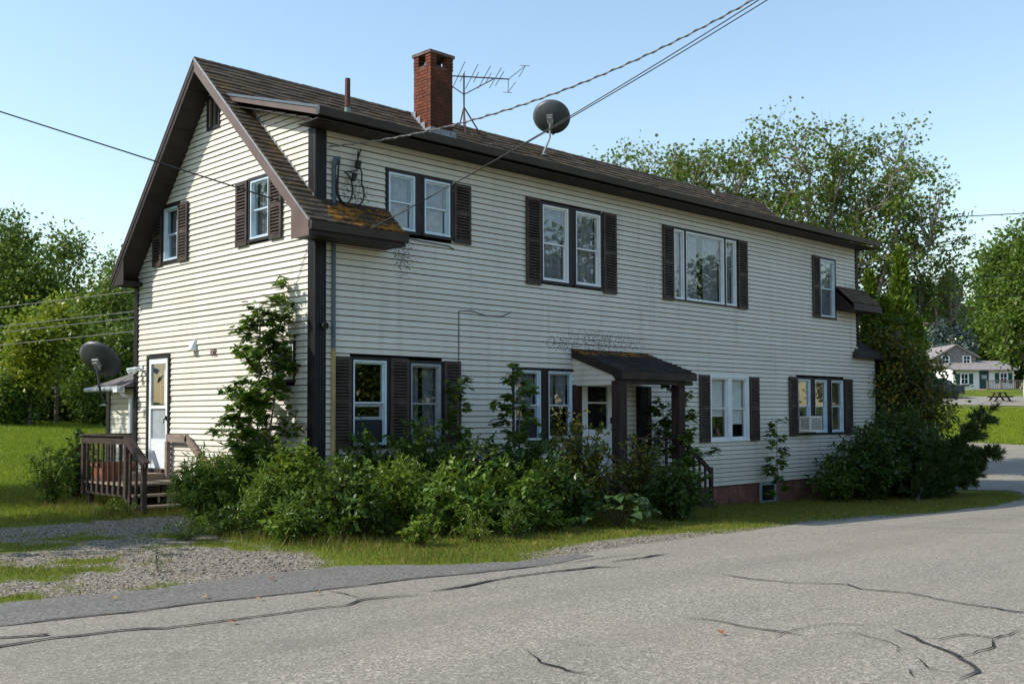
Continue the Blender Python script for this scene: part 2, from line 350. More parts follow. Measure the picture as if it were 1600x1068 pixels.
M['conduit'] = plain('conduit_blue_grey', (0.075, 0.10, 0.13), 0.5, 0.4, 0.2, 0.2, 5)
M['yellowpipe'] = plain('yellow_guard', (0.33, 0.24, 0.10), 0.6, 0.3, 0, 0.2, 5)
M['deckwood'] = wood('deck_wood', (0.036, 0.026, 0.023), (0.088, 0.064, 0.056), (4, 4, 18))
M['treadwood'] = wood('tread_wood', (0.22, 0.165, 0.12), (0.42, 0.33, 0.24), (5, 30, 30))
M['greywood'] = wood('grey_wood', (0.20, 0.15, 0.12), (0.34, 0.27, 0.23), (6, 6, 14))
M['postwood'] = wood('post_wood', (0.025, 0.016, 0.014), (0.075, 0.046, 0.040), (14, 14, 1.5))
M['found'] = plain('foundation_block', (0.16, 0.075, 0.06), 0.9, 0.1, 0, 0.4, 3, 0.4)
M['terra'] = plain('terracotta', (0.26, 0.10, 0.05), 0.8, 0.2, 0, 0.2, 4)
M['acwhite'] = plain('ac_plastic', (0.72, 0.70, 0.64), 0.5, 0.4, 0, 0.1, 5)
M['acgrille'] = plain('ac_grille', (0.20, 0.19, 0.18), 0.6, 0.3, 0.2, 0.2, 5)
M['asphalt'] = asphalt('asphalt', (0.248, 0.221, 0.180), 0.44, 0.28)
M['asphalt2'] = asphalt('shoulder_asphalt', (0.150, 0.140, 0.124), 0.46, 0.15)
M['tar'] = plain('crack_tar', (0.040, 0.038, 0.036), 0.75, 0.2, 0, 0.4, 20)
M['crack'] = plain('open_crack', (0.03, 0.027, 0.025), 1.0, 0.05)
M['ground'] = ground_mat()
M['stone'] = plain('gravel_stone', (0.26, 0.245, 0.225), 0.9, 0.15, 0, 0.55, 9)
M['grass'] = leafmat('grass_blade', [(0.0393, 0.0618, 0.0057), (0.085, 0.107, 0.0095), (0.1569, 0.1486, 0.0153), (0.3269, 0.2259, 0.0571)], 0.30, 0.6)
M['lawn'] = leafmat('lawn_blade', [(0.1033, 0.1748, 0.0112), (0.195, 0.2731, 0.014), (0.3212, 0.3605, 0.0167)], 0.35, 0.6)
M['leaf_maple'] = leafmat('maple_leaf', [(0.0391, 0.0856, 0.01), (0.0711, 0.137, 0.014), (0.1209, 0.1971, 0.0181)], 0.35, 0.42)
M['leaf_shrub'] = leafmat('shrub_leaf', [(0.0303, 0.0687, 0.0089), (0.0605, 0.1192, 0.0143), (0.1135, 0.1756, 0.0214)], 0.32, 0.40)
M['leaf_bright'] = leafmat('bright_leaf', [(0.068, 0.1282, 0.0131), (0.1285, 0.2084, 0.0206), (0.2117, 0.2725, 0.0281)], 0.38, 0.4)
M['leaf_gold'] = leafmat('goldenrod_leaf', [(0.0567, 0.1202, 0.0141), (0.1053, 0.1889, 0.0221), (0.1701, 0.249, 0.0281)], 0.35, 0.5)
M['leaf_rose'] = leafmat('rose_leaf', [(0.0229, 0.0499, 0.0104), (0.0468, 0.0832, 0.0146), (0.104, 0.1248, 0.0208), (0.2912, 0.208, 0.0208)], 0.35, 0.4)
M['leaf_hosta'] = leafmat('hosta_leaf', [(0.029, 0.0622, 0.0166), (0.0455, 0.087, 0.0232), (0.0663, 0.1077, 0.029)], 0.2, 0.35)
M['leaf_dark'] = leafmat('dark_leaf', [(0.0189, 0.0459, 0.0076), (0.0325, 0.072, 0.01), (0.0569, 0.1078, 0.0135)], 0.3, 0.4)
M['leaf_tree'] = leafmat('tree_leaf', [(0.0511, 0.103, 0.0141), (0.0935, 0.158, 0.0201), (0.1616, 0.2147, 0.0281)], 0.35, 0.45)
M['leaf_bigmaple'] = leafmat('thin_crown_leaf', [(0.0485, 0.1146, 0.0158), (0.0909, 0.1736, 0.0228), (0.1394, 0.2169, 0.0281), (0.1636, 0.1476, 0.0264)], 0.38, 0.5)
M['leaf_wood'] = leafmat('woodland_leaf', [(0.04, 0.0879, 0.0129), (0.0816, 0.1465, 0.0193), (0.1415, 0.2106, 0.0257)], 0.35, 0.5)
M['leaf_lime'] = leafmat('lime_leaf', [(0.125, 0.1875, 0.0175), (0.2125, 0.275, 0.0225), (0.325, 0.35, 0.025)], 0.4, 0.45)
M['leaf_thuja'] = leafmat('arborvitae_spray', [(0.0529, 0.0994, 0.0094), (0.0983, 0.1683, 0.0131), (0.1814, 0.2564, 0.0169)], 0.25, 0.6)
M['leaf_spruce'] = leafmat('blue_spruce_needle', [(0.042, 0.0744, 0.072), (0.072, 0.114, 0.1104), (0.114, 0.162, 0.156)], 0.1, 0.7)
M['leaf_pine'] = leafmat('pine_needle', [(0.0173, 0.0367, 0.0108), (0.0324, 0.0594, 0.0151), (0.0594, 0.0886, 0.0194)], 0.15, 0.5)
M['flower'] = plain('yellow_flower', (0.65, 0.36, 0.02), 0.7, 0.1, 0, 0.3, 20)
M['bark'] = bark('bark_grey', (0.10, 0.085, 0.07), (0.20, 0.18, 0.15))
M['bark_pale'] = bark('bark_pale', (0.18, 0.15, 0.12), (0.32, 0.28, 0.23))
M['stem'] = plain('green_brown_stem', (0.065, 0.055, 0.028), 0.8, 0.2)

# ================================================================ ground and roads
EDGE_PX = [(-260, 985), (0, 946), (150, 932), (260, 924), (330, 910), (420, 897), (560, 886), (700, 884), (800, 880), (900, 868), (1000, 851), (1150, 832), (1300, 815), (1450, 803), (1560, 791)]
EDGE = np.array([gp(*q)[:2] for q in EDGE_PX]); EDGE = EDGE[np.argsort(EDGE[:, 0])]
def edge_y(x): return np.interp(x, np.r_[-120, EDGE[:, 0], 17.0, 20.0, 22.0], np.r_[EDGE[0, 1]-1, EDGE[:, 1], EDGE[-1, 1]+0.3, -3.2, 1.0])
def gravel_amt(x, y):
    x = np.asarray(x, float); y = np.asarray(y, float)
    n1 = vnoise(x*0.9, y*0.9, 1); n2 = vnoise(x*3.1, y*3.1, 2); n3 = vnoise(x*9, y*9, 3)
    nn = 0.38*n1+0.36*n2+0.26*n3
    ey = edge_y(x)
    drive = sstep(x, -13, -11)*(1-sstep(x+0.35*(n2-0.5), -2.3+0.28*(y+1), -0.9+0.28*(y+1)))*(1-sstep(y+0.8*(n1-0.5), 2.2, 3.4))
    tracks = 0.64+0.45*np.exp(-((y-1.4+0.18*(x+3))/1.1)**2)+0.26*np.exp(-((y-ey-0.9)/0.45)**2)-0.12*np.exp(-((y+1.6)/0.8)**2)
    a = drive*np.clip(tracks + 2.6*(nn-0.5), 0, 1)
    lip = np.exp(-((y-ey-0.05)/0.22)**2)*0.75*(0.4+nn)
    fr = np.exp(-((x-1.6)/2.6)**2)*np.exp(-((y-ey-0.35)/0.45)**2)*1.0 + np.exp(-((x-8)/3.5)**2)*np.exp(-((y-ey-0.2)/0.30)**2)*0.8
    return np.clip(np.maximum(np.maximum(a, lip), fr*(0.45+nn)), 0, 1)
def grid_mesh(name, xs, ys, zoff=0.0):
    X, Y = np.meshgrid(xs, ys, indexing='ij'); Z = zg(X, Y)+zoff
    nx, ny = X.shape; V = np.stack([X, Y, Z], -1).reshape(-1, 3)
    i = np.arange(nx-1)[:, None]*ny+np.arange(ny-1)[None, :]
    F = np.stack([i, i+ny, i+ny+1, i+1], -1).reshape(-1, 4)
    return npmesh(name, V, F, True), V
xs = np.unique(np.round(np.r_[np.linspace(-900, -60, 22), np.arange(-60, -14, 2.0), np.arange(-14, 24, 0.25), np.arange(24, 90, 1.5), np.linspace(90, 1200, 24)], 3))
ys = np.unique(np.round(np.r_[np.linspace(-600, -40, 16), np.arange(-40, -14, 2.0), np.arange(-14, 14, 0.25), np.arange(14, 90, 1.5), np.linspace(90, 1200, 24)], 3))
gme, gv = grid_mesh('ground', xs, ys)
at = gme.attributes.new('gravel', 'FLOAT', 'POINT'); at.data.foreach_set('value', gravel_amt(gv[:, 0], gv[:, 1]).astype(np.float32))
ground = link('ground', gme, M['ground']); tag(ground, 'gravel driveway edge and rising green lawn around the house', 'ground', kind='structure')
def strip_sheet(name, xs_, lo, hi, ny, mat, zoff, label, cat):
    xs_ = np.asarray(xs_); T = np.linspace(0, 1, ny); X = np.repeat(xs_[:, None], ny, 1); L0 = np.asarray(lo(xs_))[:, None]; H0 = np.asarray(hi(xs_))[:, None]
    Y = L0+(H0-L0)*T[None, :]; V = np.stack([X, Y, zg(X, Y)+zoff], -1).reshape(-1, 3); nx = len(xs_)
    i = np.arange(nx-1)[:, None]*ny+np.arange(ny-1)[None, :]; F = np.stack([i, i+ny, i+ny+1, i+1], -1).reshape(-1, 4)
    o = link(name, npmesh(name, V, F, True), mat); return tag(o, label, cat, kind='structure')
rx = np.unique(np.round(np.r_[np.arange(-110, -14, 3.0), np.arange(-14, 24, 0.25), np.arange(24, 140, 3.0)], 3))
def edge_rough(x): return edge_y(x)+0.16*(vnoise(x*2.2, x*0, 5)-0.5)+0.10*(vnoise(x*7.0, x*0, 6)-0.5)
road = strip_sheet('road', rx, lambda x: np.full(len(x), -26.0), edge_rough, 70, M['asphalt'], 0.018, 'worn grey asphalt road with tarred cracks in front of the house', 'road')
S2PX = [(-260, 1010), (0, 982), (200, 960), (350, 941), (500, 925), (650, 907), (800, 892), (860, 884), (930, 870)]
S2 = np.array([gp(*q)[:2] for q in S2PX]); S2 = S2[np.argsort(S2[:, 0])]
sx = np.arange(S2[0, 0]-6, S2[-1, 0], 0.2)
strip_sheet('road_shoulder', sx, lambda x: np.minimum(np.interp(x, S2[:, 0], S2[:, 1]), edge_rough(x)-0.01), lambda x: edge_rough(x)+0.03*vnoise(x*9, x*0, 8), 6, M['asphalt2'], 0.023, 'darker asphalt strip along the left edge of the road', 'road')
# side street on the right, beyond the house
def sheet_poly(name, left, right, n, mat, zoff, label):
    left = np.array(left, float); right = np.array(right, float); V = []; k = 14
    tl = np.linspace(0, 1, n)
    def ip(P, t):
        s = np.linspace(0, 1, len(P)); return np.stack([np.interp(t, s, P[:, 0]), np.interp(t, s, P[:, 1])], -1)
    A = ip(left, tl); B = ip(right, tl); T = np.linspace(0, 1, k)
    XY = A[:, None, :]*(1-T)[None, :, None]+B[:, None, :]*T[None, :, None]
    V = np.concatenate([XY, zg(XY[..., 0], XY[..., 1])[..., None]+zoff], -1).reshape(-1, 3)
    i = np.arange(n-1)[:, None]*k+np.arange(k-1)[None, :]; F = np.stack([i, i+k, i+k+1, i+1], -1).reshape(-1, 4)
    return tag(link(name, npmesh(name, V, F, True), mat), label, 'road', kind='structure')
sheet_poly('side_street', [(24, -4.5), (26.5, 2), (28.5, 14), (33, 40), (40, 70)], [(46, -4.5), (36.9, 2.2), (34, 14), (40, 40), (47, 70)], 60, M['asphalt'], 0.024, 'side street climbing past the right end of the house')
p0, p1, p2, p3 = gp(1440, 632), gp(1680, 636), gp(1680, 619), gp(1440, 620)
sheet_poly('far_drive', [p0[:2], p1[:2]], [p3[:2], p2[:2]], 30, M['asphalt'], 0.03, 'pale grey drive in front of the small white house')

# tar seals and open cracks
def ribbon(pxs, w, mat, name, jag=0.0, seed=0):
    rs = np.random.RandomState(seed); P = [gp(*q) for q in pxs]; pts = []
    for a, b in zip(P[:-1], P[1:]):
        k = max(2, int(np.linalg.norm(b-a)/0.08))
        for t in np.linspace(0, 1, k, endpoint=False): pts.append(a+(b-a)*t)
    pts.append(P[-1]); pts = np.array(pts)[:, :2]
    pts = pts+rs.normal(0, jag or 0.006, pts.shape)
    if not jag:
        q = np.arange(len(pts)); pts = pts+np.stack([(vnoise(q*0.21, q*0, seed+3)-0.5), (vnoise(q*0.21, q*0, seed+9)-0.5)], -1)*0.08
    d = np.gradient(pts, axis=0); d /= (np.linalg.norm(d, axis=1, keepdims=True)+1e-9); nrm = np.stack([-d[:, 1], d[:, 0]], -1)
    q = np.arange(len(pts)); ww = w*(0.6+0.8*vnoise(q*0.33, q*0, seed)+0.35*rs.rand(len(pts)))*np.minimum(1, np.minimum(q+0.4, len(q)-q-0.6)/4.0)
    A = pts+nrm*ww[:, None]/2; B = pts-nrm*ww[:, None]/2
    z = lambda Q: zg(Q[:, 0], Q[:, 1])+0.029
    V = np.concatenate([np.c_[A, z(A)], np.c_[B, z(B)]]); k = len(pts); i = np.arange(k-1); F = np.stack([i, i+1, i+1+k, i+k], -1)
    return link(name, npmesh(name, V, F), mat, road)
SEALS = [([(-120, 1033), (0, 1016), (95, 1000), (185, 988), (260, 986), (350, 974), (450, 961), (540, 949), (570, 939), (665, 931)], 0.045), ([(668, 929), (740, 916), (800, 905), (865, 896), (925, 889), (978, 889)], 0.055),
         ([(0, 982), (200, 960), (350, 941), (500, 925), (650, 907), (800, 892), (900, 880), (1010, 867)], 0.022), ([(505, 925), (540, 931), (565, 938)], 0.035), ([(-60, 1006), (0, 1001), (65, 997), (79, 995), (60, 993)], 0.05),
         ([(1112, 900), (1155, 904), (1240, 914), (1325, 917), (1350, 924), (1420, 930), (1500, 945), (1600, 961), (1680, 972)], 0.032), ([(1065, 971), (1100, 972), (1170, 986), (1262, 998)], 0.026),
         ([(1392, 988), (1430, 1000), (1470, 1020), (1495, 1035), (1520, 1055), (1500, 1066)], 0.05), ([(950, 881), (1000, 874), (1050, 867)], 0.05)]
for i, (q, w) in enumerate(SEALS): ribbon(q, w*(0.6 if i == 7 else 0.75), M['tar'], 'crack_seal', 0, i)
CRACKS = [([(1432, 997), (1465, 1003), (1510, 996), (1555, 1001), (1600, 988)], 0.016), ([(1495, 1032), (1530, 1022), (1550, 1015), (1557, 1002)], 0.014), ([(822, 1020), (845, 1040), (900, 1055), (960, 1062)], 0.013), ([(1418, 1050), (1425, 1064)], 0.02),
          ([(1262, 998), (1340, 993), (1400, 1012), (1410, 1030)], 0.006), ([(1190, 1005), (1235, 990), (1290, 978), (1400, 982)], 0.006), ([(1428, 1030), (1450, 1048), (1505, 1060)], 0.008), ([(1480, 835), (1560, 833), (1640, 837)], 0.012), ([(1500, 812), (1600, 813)], 0.012)]
for i, (q, w) in enumerate(CRACKS): ribbon(q, w*1.2, M['crack'], 'crack', 0.012, 40+i)
# ================================================================ the house
house = empty('house', (0, 0, 0), 'long cream clapboard two-storey house with brown shutters and moss-flecked gable roof', 'house')
FX = lambda u, w, z: (u, -w, z)          # front wall: u along +X, w outwards
GX = lambda u, w, z: (-w, u, z)          # gable wall: u along +Y, w outwards
EXP = 0.1016
RY, RZ, SF, SB, OV = 3.1, 7.97, 0.93, 1.10, 0.45
def zroof(y): return RZ-SF*(RY-y) if y <= RY else RZ-SB*(y-RY)
XE = 17.82
def zdorm(y): return 6.36+0.296*(y+0.5)
front_open = [(1.36, 2.84, 4.74, 5.78), (5.10, 6.93, 4.18, 5.76), (9.34, 11.86, 4.17, 5.78), (15.74, 16.60, 4.17, 5.79), (0.65, 2.62, 1.13, 2.60), (4.34, 6.06, 1.13, 2.55), (6.22, 7.28, 0.42, 2.36), (10.68, 12.30, 1.02, 2.56), (14.52, 17.0, 1.13, 2.60)]
gable_open = [(4.44, 5.10, 4.56, 5.66), (1.29, 1.98, 4.60, 5.70), (2.98, 3.42, 6.83, 7.42), (4.80, 5.65, 0.64, 2.81), (0.54, 1.18, 2.20, 2.86)]
def f_lo(z): return 0.0
def f_hi(z): return 18.85 if z < 3.2 else XE
def g_lo(z):
    a = RY-(RZ-0.2-z)/SF; b = (z-6.21)/0.296-0.5
    return max(0.0, min(a, b))
def g_hi(z): return min(6.2, RY+(RZ-0.2-z)/SB)
def segments(z, lo, hi, ops):
    zm = z+EXP/2; a0, a1 = lo(z), lo(z+EXP); b0, b1 = hi(z), hi(z+EXP)
    cuts = sorted([(o[0], o[1]) for o in ops if o[2]-0.02 < zm < o[3]+0.02]); out = []; cur = (a0, a1)
    for c0, c1 in cuts:
        if c0 > max(cur): out.append((cur, (c0, c0)))
        cur = (c1, c1)
    if min(b0, b1) > max(cur)-0.0 or (max(b0, b1) > min(cur)): out.append((cur, (b0, b1)))
    return [s for s in out if max(s[1]) - min(s[0]) > 0.02]
def clapwall(name, xf, lo, hi, ops, zmin, zmax, seams, seed):
    rs = random.Random(seed); sh = MB(); pieces = []
    n = int(round((zmax-zmin)/EXP))
    for i in range(n):
        z0 = zmin+i*EXP
        for (l0, l1), (r0, r1) in segments(z0, lo, hi, ops):
            cuts = []
            if seams and (min(r0, r1)-max(l0, l1)) > 5.0: 
                cuts = [max(l0, l1)+ (min(r0, r1)-max(l0, l1))*rs.uniform(0.3, 0.7)]
            segs = []; cur = (l0, l1)
            for c in cuts: segs.append((cur, (c-0.001, c-0.001))); cur = (c+0.001, c+0.001)
            segs.append((cur, (r0, r1)))
            for (a0, a1), (b0, b1) in segs: pieces.append((z0, a0, a1, b0, b1))
            # sheathing behind
            vv = [xf(l0, -0.1, z0), xf(r0, -0.1, z0), xf(r0, 0, z0), xf(l0, 0, z0), xf(l1, -0.1, z0+EXP), xf(r1, -0.1, z0+EXP), xf(r1, 0, z0+EXP), xf(l1, 0, z0+EXP)]
            sh.add(vv, [(0, 3, 2, 1), (4, 5, 6, 7), (0, 1, 5, 4), (1, 2, 6, 5), (2, 3, 7, 6), (3, 0, 4, 7)])
    wall = sh.build(name, M['gap'], house)
    for z0, a0, a1, b0, b1 in pieces:
        j = rs.uniform(-0.004, 0.004); z0 += rs.uniform(-0.002, 0.002)
        prof = [(0.001, z0+0.014), (0.029+j, z0+0.013), (0.008, z0+EXP+0.001), (0.001, z0+EXP+0.001)]
        f = [0.0, 0.0, 1.0, 1.0]
        va = [xf(a0+(a1-a0)*t, w, z) for (w, z), t in zip(prof, f)]; vb = [xf(b0+(b1-b0)*t, w, z) for (w, z), t in zip(prof, f)]
        MB().add(va+vb, [(0, 1, 2, 3), (7, 6, 5, 4), (0, 4, 5, 1), (1, 5, 6, 2), (2, 6, 7, 3), (3, 7, 4, 0)]).build('clapboard', M['siding'], wall)
    return wall
front_wall = clapwall('front_wall', FX, f_lo, f_hi, front_open, 0.0, 6.20, True, 1)
gable_wall = clapwall('gable_wall', GX, g_lo, g_hi, gable_open, 0.0, 7.72, False, 2)
# closed back and far end of the shell
poly = [(XE-0.1, 0.1, 0), (XE-0.1, 6.1, 0), (XE-0.1, 6.1, 4.3), (XE-0.1, RY, 7.6), (XE-0.1, 0.1, 6.1)]
MB().prism(poly, (0.1, 0, 0)).build('far_gable_wall', M['siding'], house)
MB().box((0.1, 6.05, 0), (XE-0.1, 6.15, 4.3)).build('back_wall', M['siding'], house)
MB().box((0.1, 0.1, 0.30), (XE-0.1, 6.05, 0.40)).box((0.1, 0.1, 2.95), (XE-0.1, 6.05, 3.05)).build('inner_floor', M['dark'], house)
MB().box((5.6, 0.1, 0.42), (5.65, 6.0, 2.93)).box((10.0, 0.1, 0.42), (10.05, 6.0, 2.93)).box((1.22, 0.1, 3.07), (1.27, 3.6, 6.0)).box((3.9, 0.1, 3.07), (3.95, 6.0, 6.0)).box((8.0, 0.1, 3.07), (8.05, 6.0, 6.0)).box((13.6, 0.1, 3.07), (13.65, 6.0, 6.0)).box((0.15, 3.6, 0.42), (XE-0.15, 3.65, 2.93)).box((0.15, 3.6, 3.07), (XE-0.15, 3.65, 6.2)).build('partition_and_sun_block', M['dark'], house)  # room walls, plus a short upstairs one added to block sun on a curtain
fd = MB(); fd.box((0.02, 0.03, -0.95), (18.84, 0.25, -0.002)).box((0.03, 0.25, -0.95), (0.25, 6.2, -0.002)).box((18.6, 0.25, -0.95), (18.84, 3.0, -0.002))
found = fd.build('foundation', M['found'], house)
bx = 0.1
while bx < 18.7:
    MB().box((bx, 0.004, -0.42), (bx+0.39, 0.032, -0.015)).box((bx, 0.006, -0.84), (bx+0.39, 0.032, -0.43)).build('foundation_block', M['found'], found); bx += 0.405
    if 12.5 < bx+0.3 and bx < 13.5: bx = 13.55
# corner posts (fluted dark corner trim)
def corner(xf_pts, z0, z1, name='corner_post'):
    pass
def fluted(u0, u1, z0, z1, xf, mb):
    mb.box((u0, 0.001, z0), (u1, 0.036, z1), xf)
    k = 5; w = (u1-u0)/k
    for i in range(k): mb.box((u0+i*w+0.006, 0.036, z0), (u0+(i+1)*w-0.006, 0.046, z1), xf)
cp = MB(); fluted(-0.046, 0.17, -0.05, 4.52, FX, cp); fluted(0.0, 0.165, -0.05, 4.50, GX, cp); cp.build('corner_post', M['trim'], house)
cp = MB(); fluted(-0.046, 0.17, 5.06, 6.19, FX, cp); fluted(0.0, 0.165, 5.20, 6.22, GX, cp); cp.build('corner_post', M['trim'], house)
cp = MB(); fluted(6.10, 6.26, 0.2, 4.40, GX, cp); cp.build('corner_post', M['trim'], house)
cp = MB(); fluted(XE-0.10, XE+0.03, 5.06, 6.19, FX, cp); fluted(XE-0.08, XE+0.04, 3.5, 4.6, FX, cp); cp.build('corner_post', M['trim'], house)

# ---------------- windows
def window(xf, u0, u1, z0, z1, frame='white', casing='trim', cas=0.05, inner=None, rail=0.5, gap=False, lower_screen=False, picture=False):
    c = MB(); w0, w1 = -0.10, 0.042
    c.box((u0-cas, 0.0, z1), (u1+cas, w1, z1+cas), xf).box((u0-cas, 0.0, z0-cas), (u1+cas, w1+0.012, z0), xf).box((u0-cas, 0.0, z0), (u0, w1, z1), xf).box((u1, 0.0, z0), (u1+cas, w1, z1), xf)
    win = c.build('window', M[casing], house)
    t = 0.038; f = MB()
    f.box((u0, w0, z1-t), (u1, 0.03, z1), xf).box((u0, w0, z0), (u1, 0.036, z0+t), xf).box((u0, w0, z0+t), (u0+t, 0.03, z1-t), xf).box((u1-t, w0, z0+t), (u1, 0.03, z1-t), xf)
    f.build('frame', M[frame], win)
    a, b = u0+t, u1-t; lo, hi = z0+t, z1-t; zm = lo+(hi-lo)*rail
    def sash(za, zb, w, s, mat):
        m_ = MB(); m_.box((a, w-0.022, za), (b, w, za+s), xf).box((a, w-0.022, zb-s), (b, w, zb), xf).box((a, w-0.021, za+s), (a+s, w-0.001, zb-s), xf).box((b-s, w-0.021, za+s), (b, w-0.001, zb-s), xf)
        m_.build('sash', M[mat], win)
        MB().box((a+s, w-0.013, za+s), (b-s, w-0.009, zb-s), xf).build('pane', M['glass'], win)
    if picture:
        sash(lo, hi, -0.02, 0.02, frame)
    else:
        sash(zm-0.015, hi, -0.012, 0.026, frame)
        if gap: sash(zm-0.28, zm-0.28+(hi-zm)*1.0 if False else zm-0.016, -0.045, 0.05, 'greysash'); MB().box((a, -0.05, lo), (b, -0.045, zm-0.29), xf).build('screen', M['screen'], win)
        else: sash(lo, zm+0.012, -0.04, 0.030, frame if not lower_screen else 'greysash')
    if inner:
        kind, frac = inner; m_ = MB()
        zt = hi; zb = hi-(hi-lo)*frac
        if kind == 'blind':
            m_.box((a+0.01, -0.125, zb), (b-0.01, -0.118, zt), xf).box((a+0.01, -0.130, zb-0.02), (b-0.01, -0.112, zb), xf); m_.build('roller_blind', M['blind'], win)
        else:
            n = 26; pts = []
            for side in ((a, a+(b-a)*0.42), (b-(b-a)*0.42, b)) if kind == 'pair' else ((a, b),):
                k0 = len(m_.v); vv = []; fs = []
                for i in range(n+1):
                    u = side[0]+(side[1]-side[0])*i/n; w = -0.135+0.014*math.sin(i*1.35)+0.006*math.sin(i*0.61)
                    vv += [xf(u, w, zb), xf(u, w, zt)]
                for i in range(n): fs.append((2*i, 2*i+2, 2*i+3, 2*i+1))
                m_.add(vv, fs)
            m_.build('curtain', M['curtain'], win)
    return win
def shutter(xf, u0, u1, z0, z1, mat='shutter'):
    m_ = MB(); s = 0.05; wa, wb = 0.030, 0.066
    for a, b in ((u0, u0+s), (u1-s, u1)): m_.box((a, wa, z0), (b, wb, z1), xf)
    zm = (z0+z1)/2-0.03
    for a, b in ((z0, z0+0.075), (zm, zm+0.07), (z1-0.06, z1)): m_.box((u0+s, wa, a), (u1-s, wb-0.002, b), xf)
    for a, b in ((z0+0.075, zm), (zm+0.07, z1-0.06)):
        n = max(3, int((b-a)/0.052)); st = (b-a)/n
        for i in range(n):
            z = a+i*st
            q = [(wa+0.006, z+st*0.90), (wb-0.002, z+st*0.42), (wb-0.002, z+st*0.16), (wa+0.006, z+st*0.64)]
            A = [xf(u0+s, w, zz) for w, zz in q]; B = [xf(u1-s, w, zz) for w, zz in q]
            m_.add(A+B, [(0, 1, 2, 3), (7, 6, 5, 4), (0, 4, 5, 1), (1, 5, 6, 2), (2, 6, 7, 3), (3, 7, 4, 0)])
    o = m_.build('shutter', M[mat], house); MB().box((u0+s, wa-0.0005, z0+0.07), (u1-s, wa+0.003, z1-0.05), xf).build('louvre_gap_shade', M['dark'], o); return o  # dark sheet behind the louvres paints the shade between the slats
# upper floor, front
window(FX, 1.42, 2.00, 4.78, 5.74, 'alu', inner=('single', 1.0)); window(FX, 2.20, 2.80, 4.78, 5.74, 'alu', inner=('single', 1.0))
MB().box((2.052, 0, 4.74), (2.148, 0.036, 5.78), FX).build('mullion', M['brown_dark'], house)
window(FX, 5.16, 5.91, 4.24, 5.71, 'white', inner=('single', 1.0)); window(FX, 6.12, 6.88, 4.24, 5.71, 'white', inner=('single', 1.0))
MB().box((5.962, 0, 4.2), (6.068, 0.036, 5.76), FX).build('mullion', M['brown_dark'], house)
window(FX, 9.37, 9.75, 4.20, 5.75, 'white', cas=0.03, picture=True, inner=('single', 1.0)); window(FX, 9.81, 11.32, 4.20, 5.75, 'white', cas=0.03, picture=True, inner=('pair', 1.0)); window(FX, 11.38, 11.83, 4.20, 5.75, 'white', cas=0.03, picture=True, inner=('single', 1.0))  # curtains in the wide centre light are added to pale its dark glass
window(FX, 15.79, 16.55, 4.22, 5.74, 'alu', inner=('single', 1.0), lower_screen=True)
for a, b, c, d in ((2.87, 3.27, 4.70, 5.76), (4.70, 5.09, 4.13, 5.79), (6.95, 7.36, 4.13, 5.79), (8.95, 9.33, 4.15, 5.79), (11.88, 12.27, 4.15, 5.79), (15.36, 15.72, 4.17, 5.80)): shutter(FX, a, b, c, d)
# ground floor, front
window(FX, 0.70, 1.39, 1.17, 2.56, 'alu', gap=True); window(FX, 1.90, 2.58, 1.17, 2.54, 'greysash', lower_screen=True, inner=('pair', 1.0))
MB().box((1.447, -0.1, 1.10), (1.845, 0.022, 2.62), FX).build('mullion', M['trim'], house)
for a, b in ((0.28, 0.645), (1.455, 1.84), (2.64, 3.02)): shutter(FX, a, b, 1.14, 2.60)
window(FX, 4.38, 5.10, 1.18, 2.50, 'alu', gap=True, inner=('single', 0.5)); window(FX, 5.30, 6.02, 1.18, 2.50, 'alu', inner=('single', 0.55))
MB().box((5.152, -0.1, 1.14), (5.248, 0.036, 2.54), FX).build('mullion', M['brown_dark'], house)
window(FX, 10.72, 11.46, 1.06, 2.52, 'white', casing='white', cas=0.04, inner=('blind', 0.62)); window(FX, 11.545, 12.26, 1.06, 2.52, 'white', casing='white', cas=0.035, inner=('blind', 0.75))
for a, b in ((10.27, 10.66), (12.32, 12.72)): shutter(FX, a, b, 1.02, 2.55)
for a, b in ((14.57, 15.20), (15.41, 16.05), (16.27, 16.93)): window(FX, a, b, 1.17, 2.55, 'alu', cas=0.045)
for a in (15.25, 16.10): MB().box((a, -0.1, 1.12), (a+0.11, 0.034, 2.60), FX).build('mullion', M['brown_dark'], house)
for a, b in ((14.12, 14.50), (17.0, 17.40)): shutter(FX, a, b, 1.10, 2.60)
cw = MB(); cw.box((12.75, 0.0, -0.50), (13.45, 0.05, -0.44), FX).box((12.75, 0.0, -0.06), (13.45, 0.05, 0.0), FX).box((12.75, 0.0, -0.44), (12.80, 0.05, -0.06), FX).box((13.38, 0.0, -0.44), (13.45, 0.05, -0.06), FX)
cel = cw.build('cellar_window', M['greysash'], house); MB().box((12.80, 0.004, -0.44), (13.38, 0.010, -0.06), FX).build('pane', M['dark'], cel)
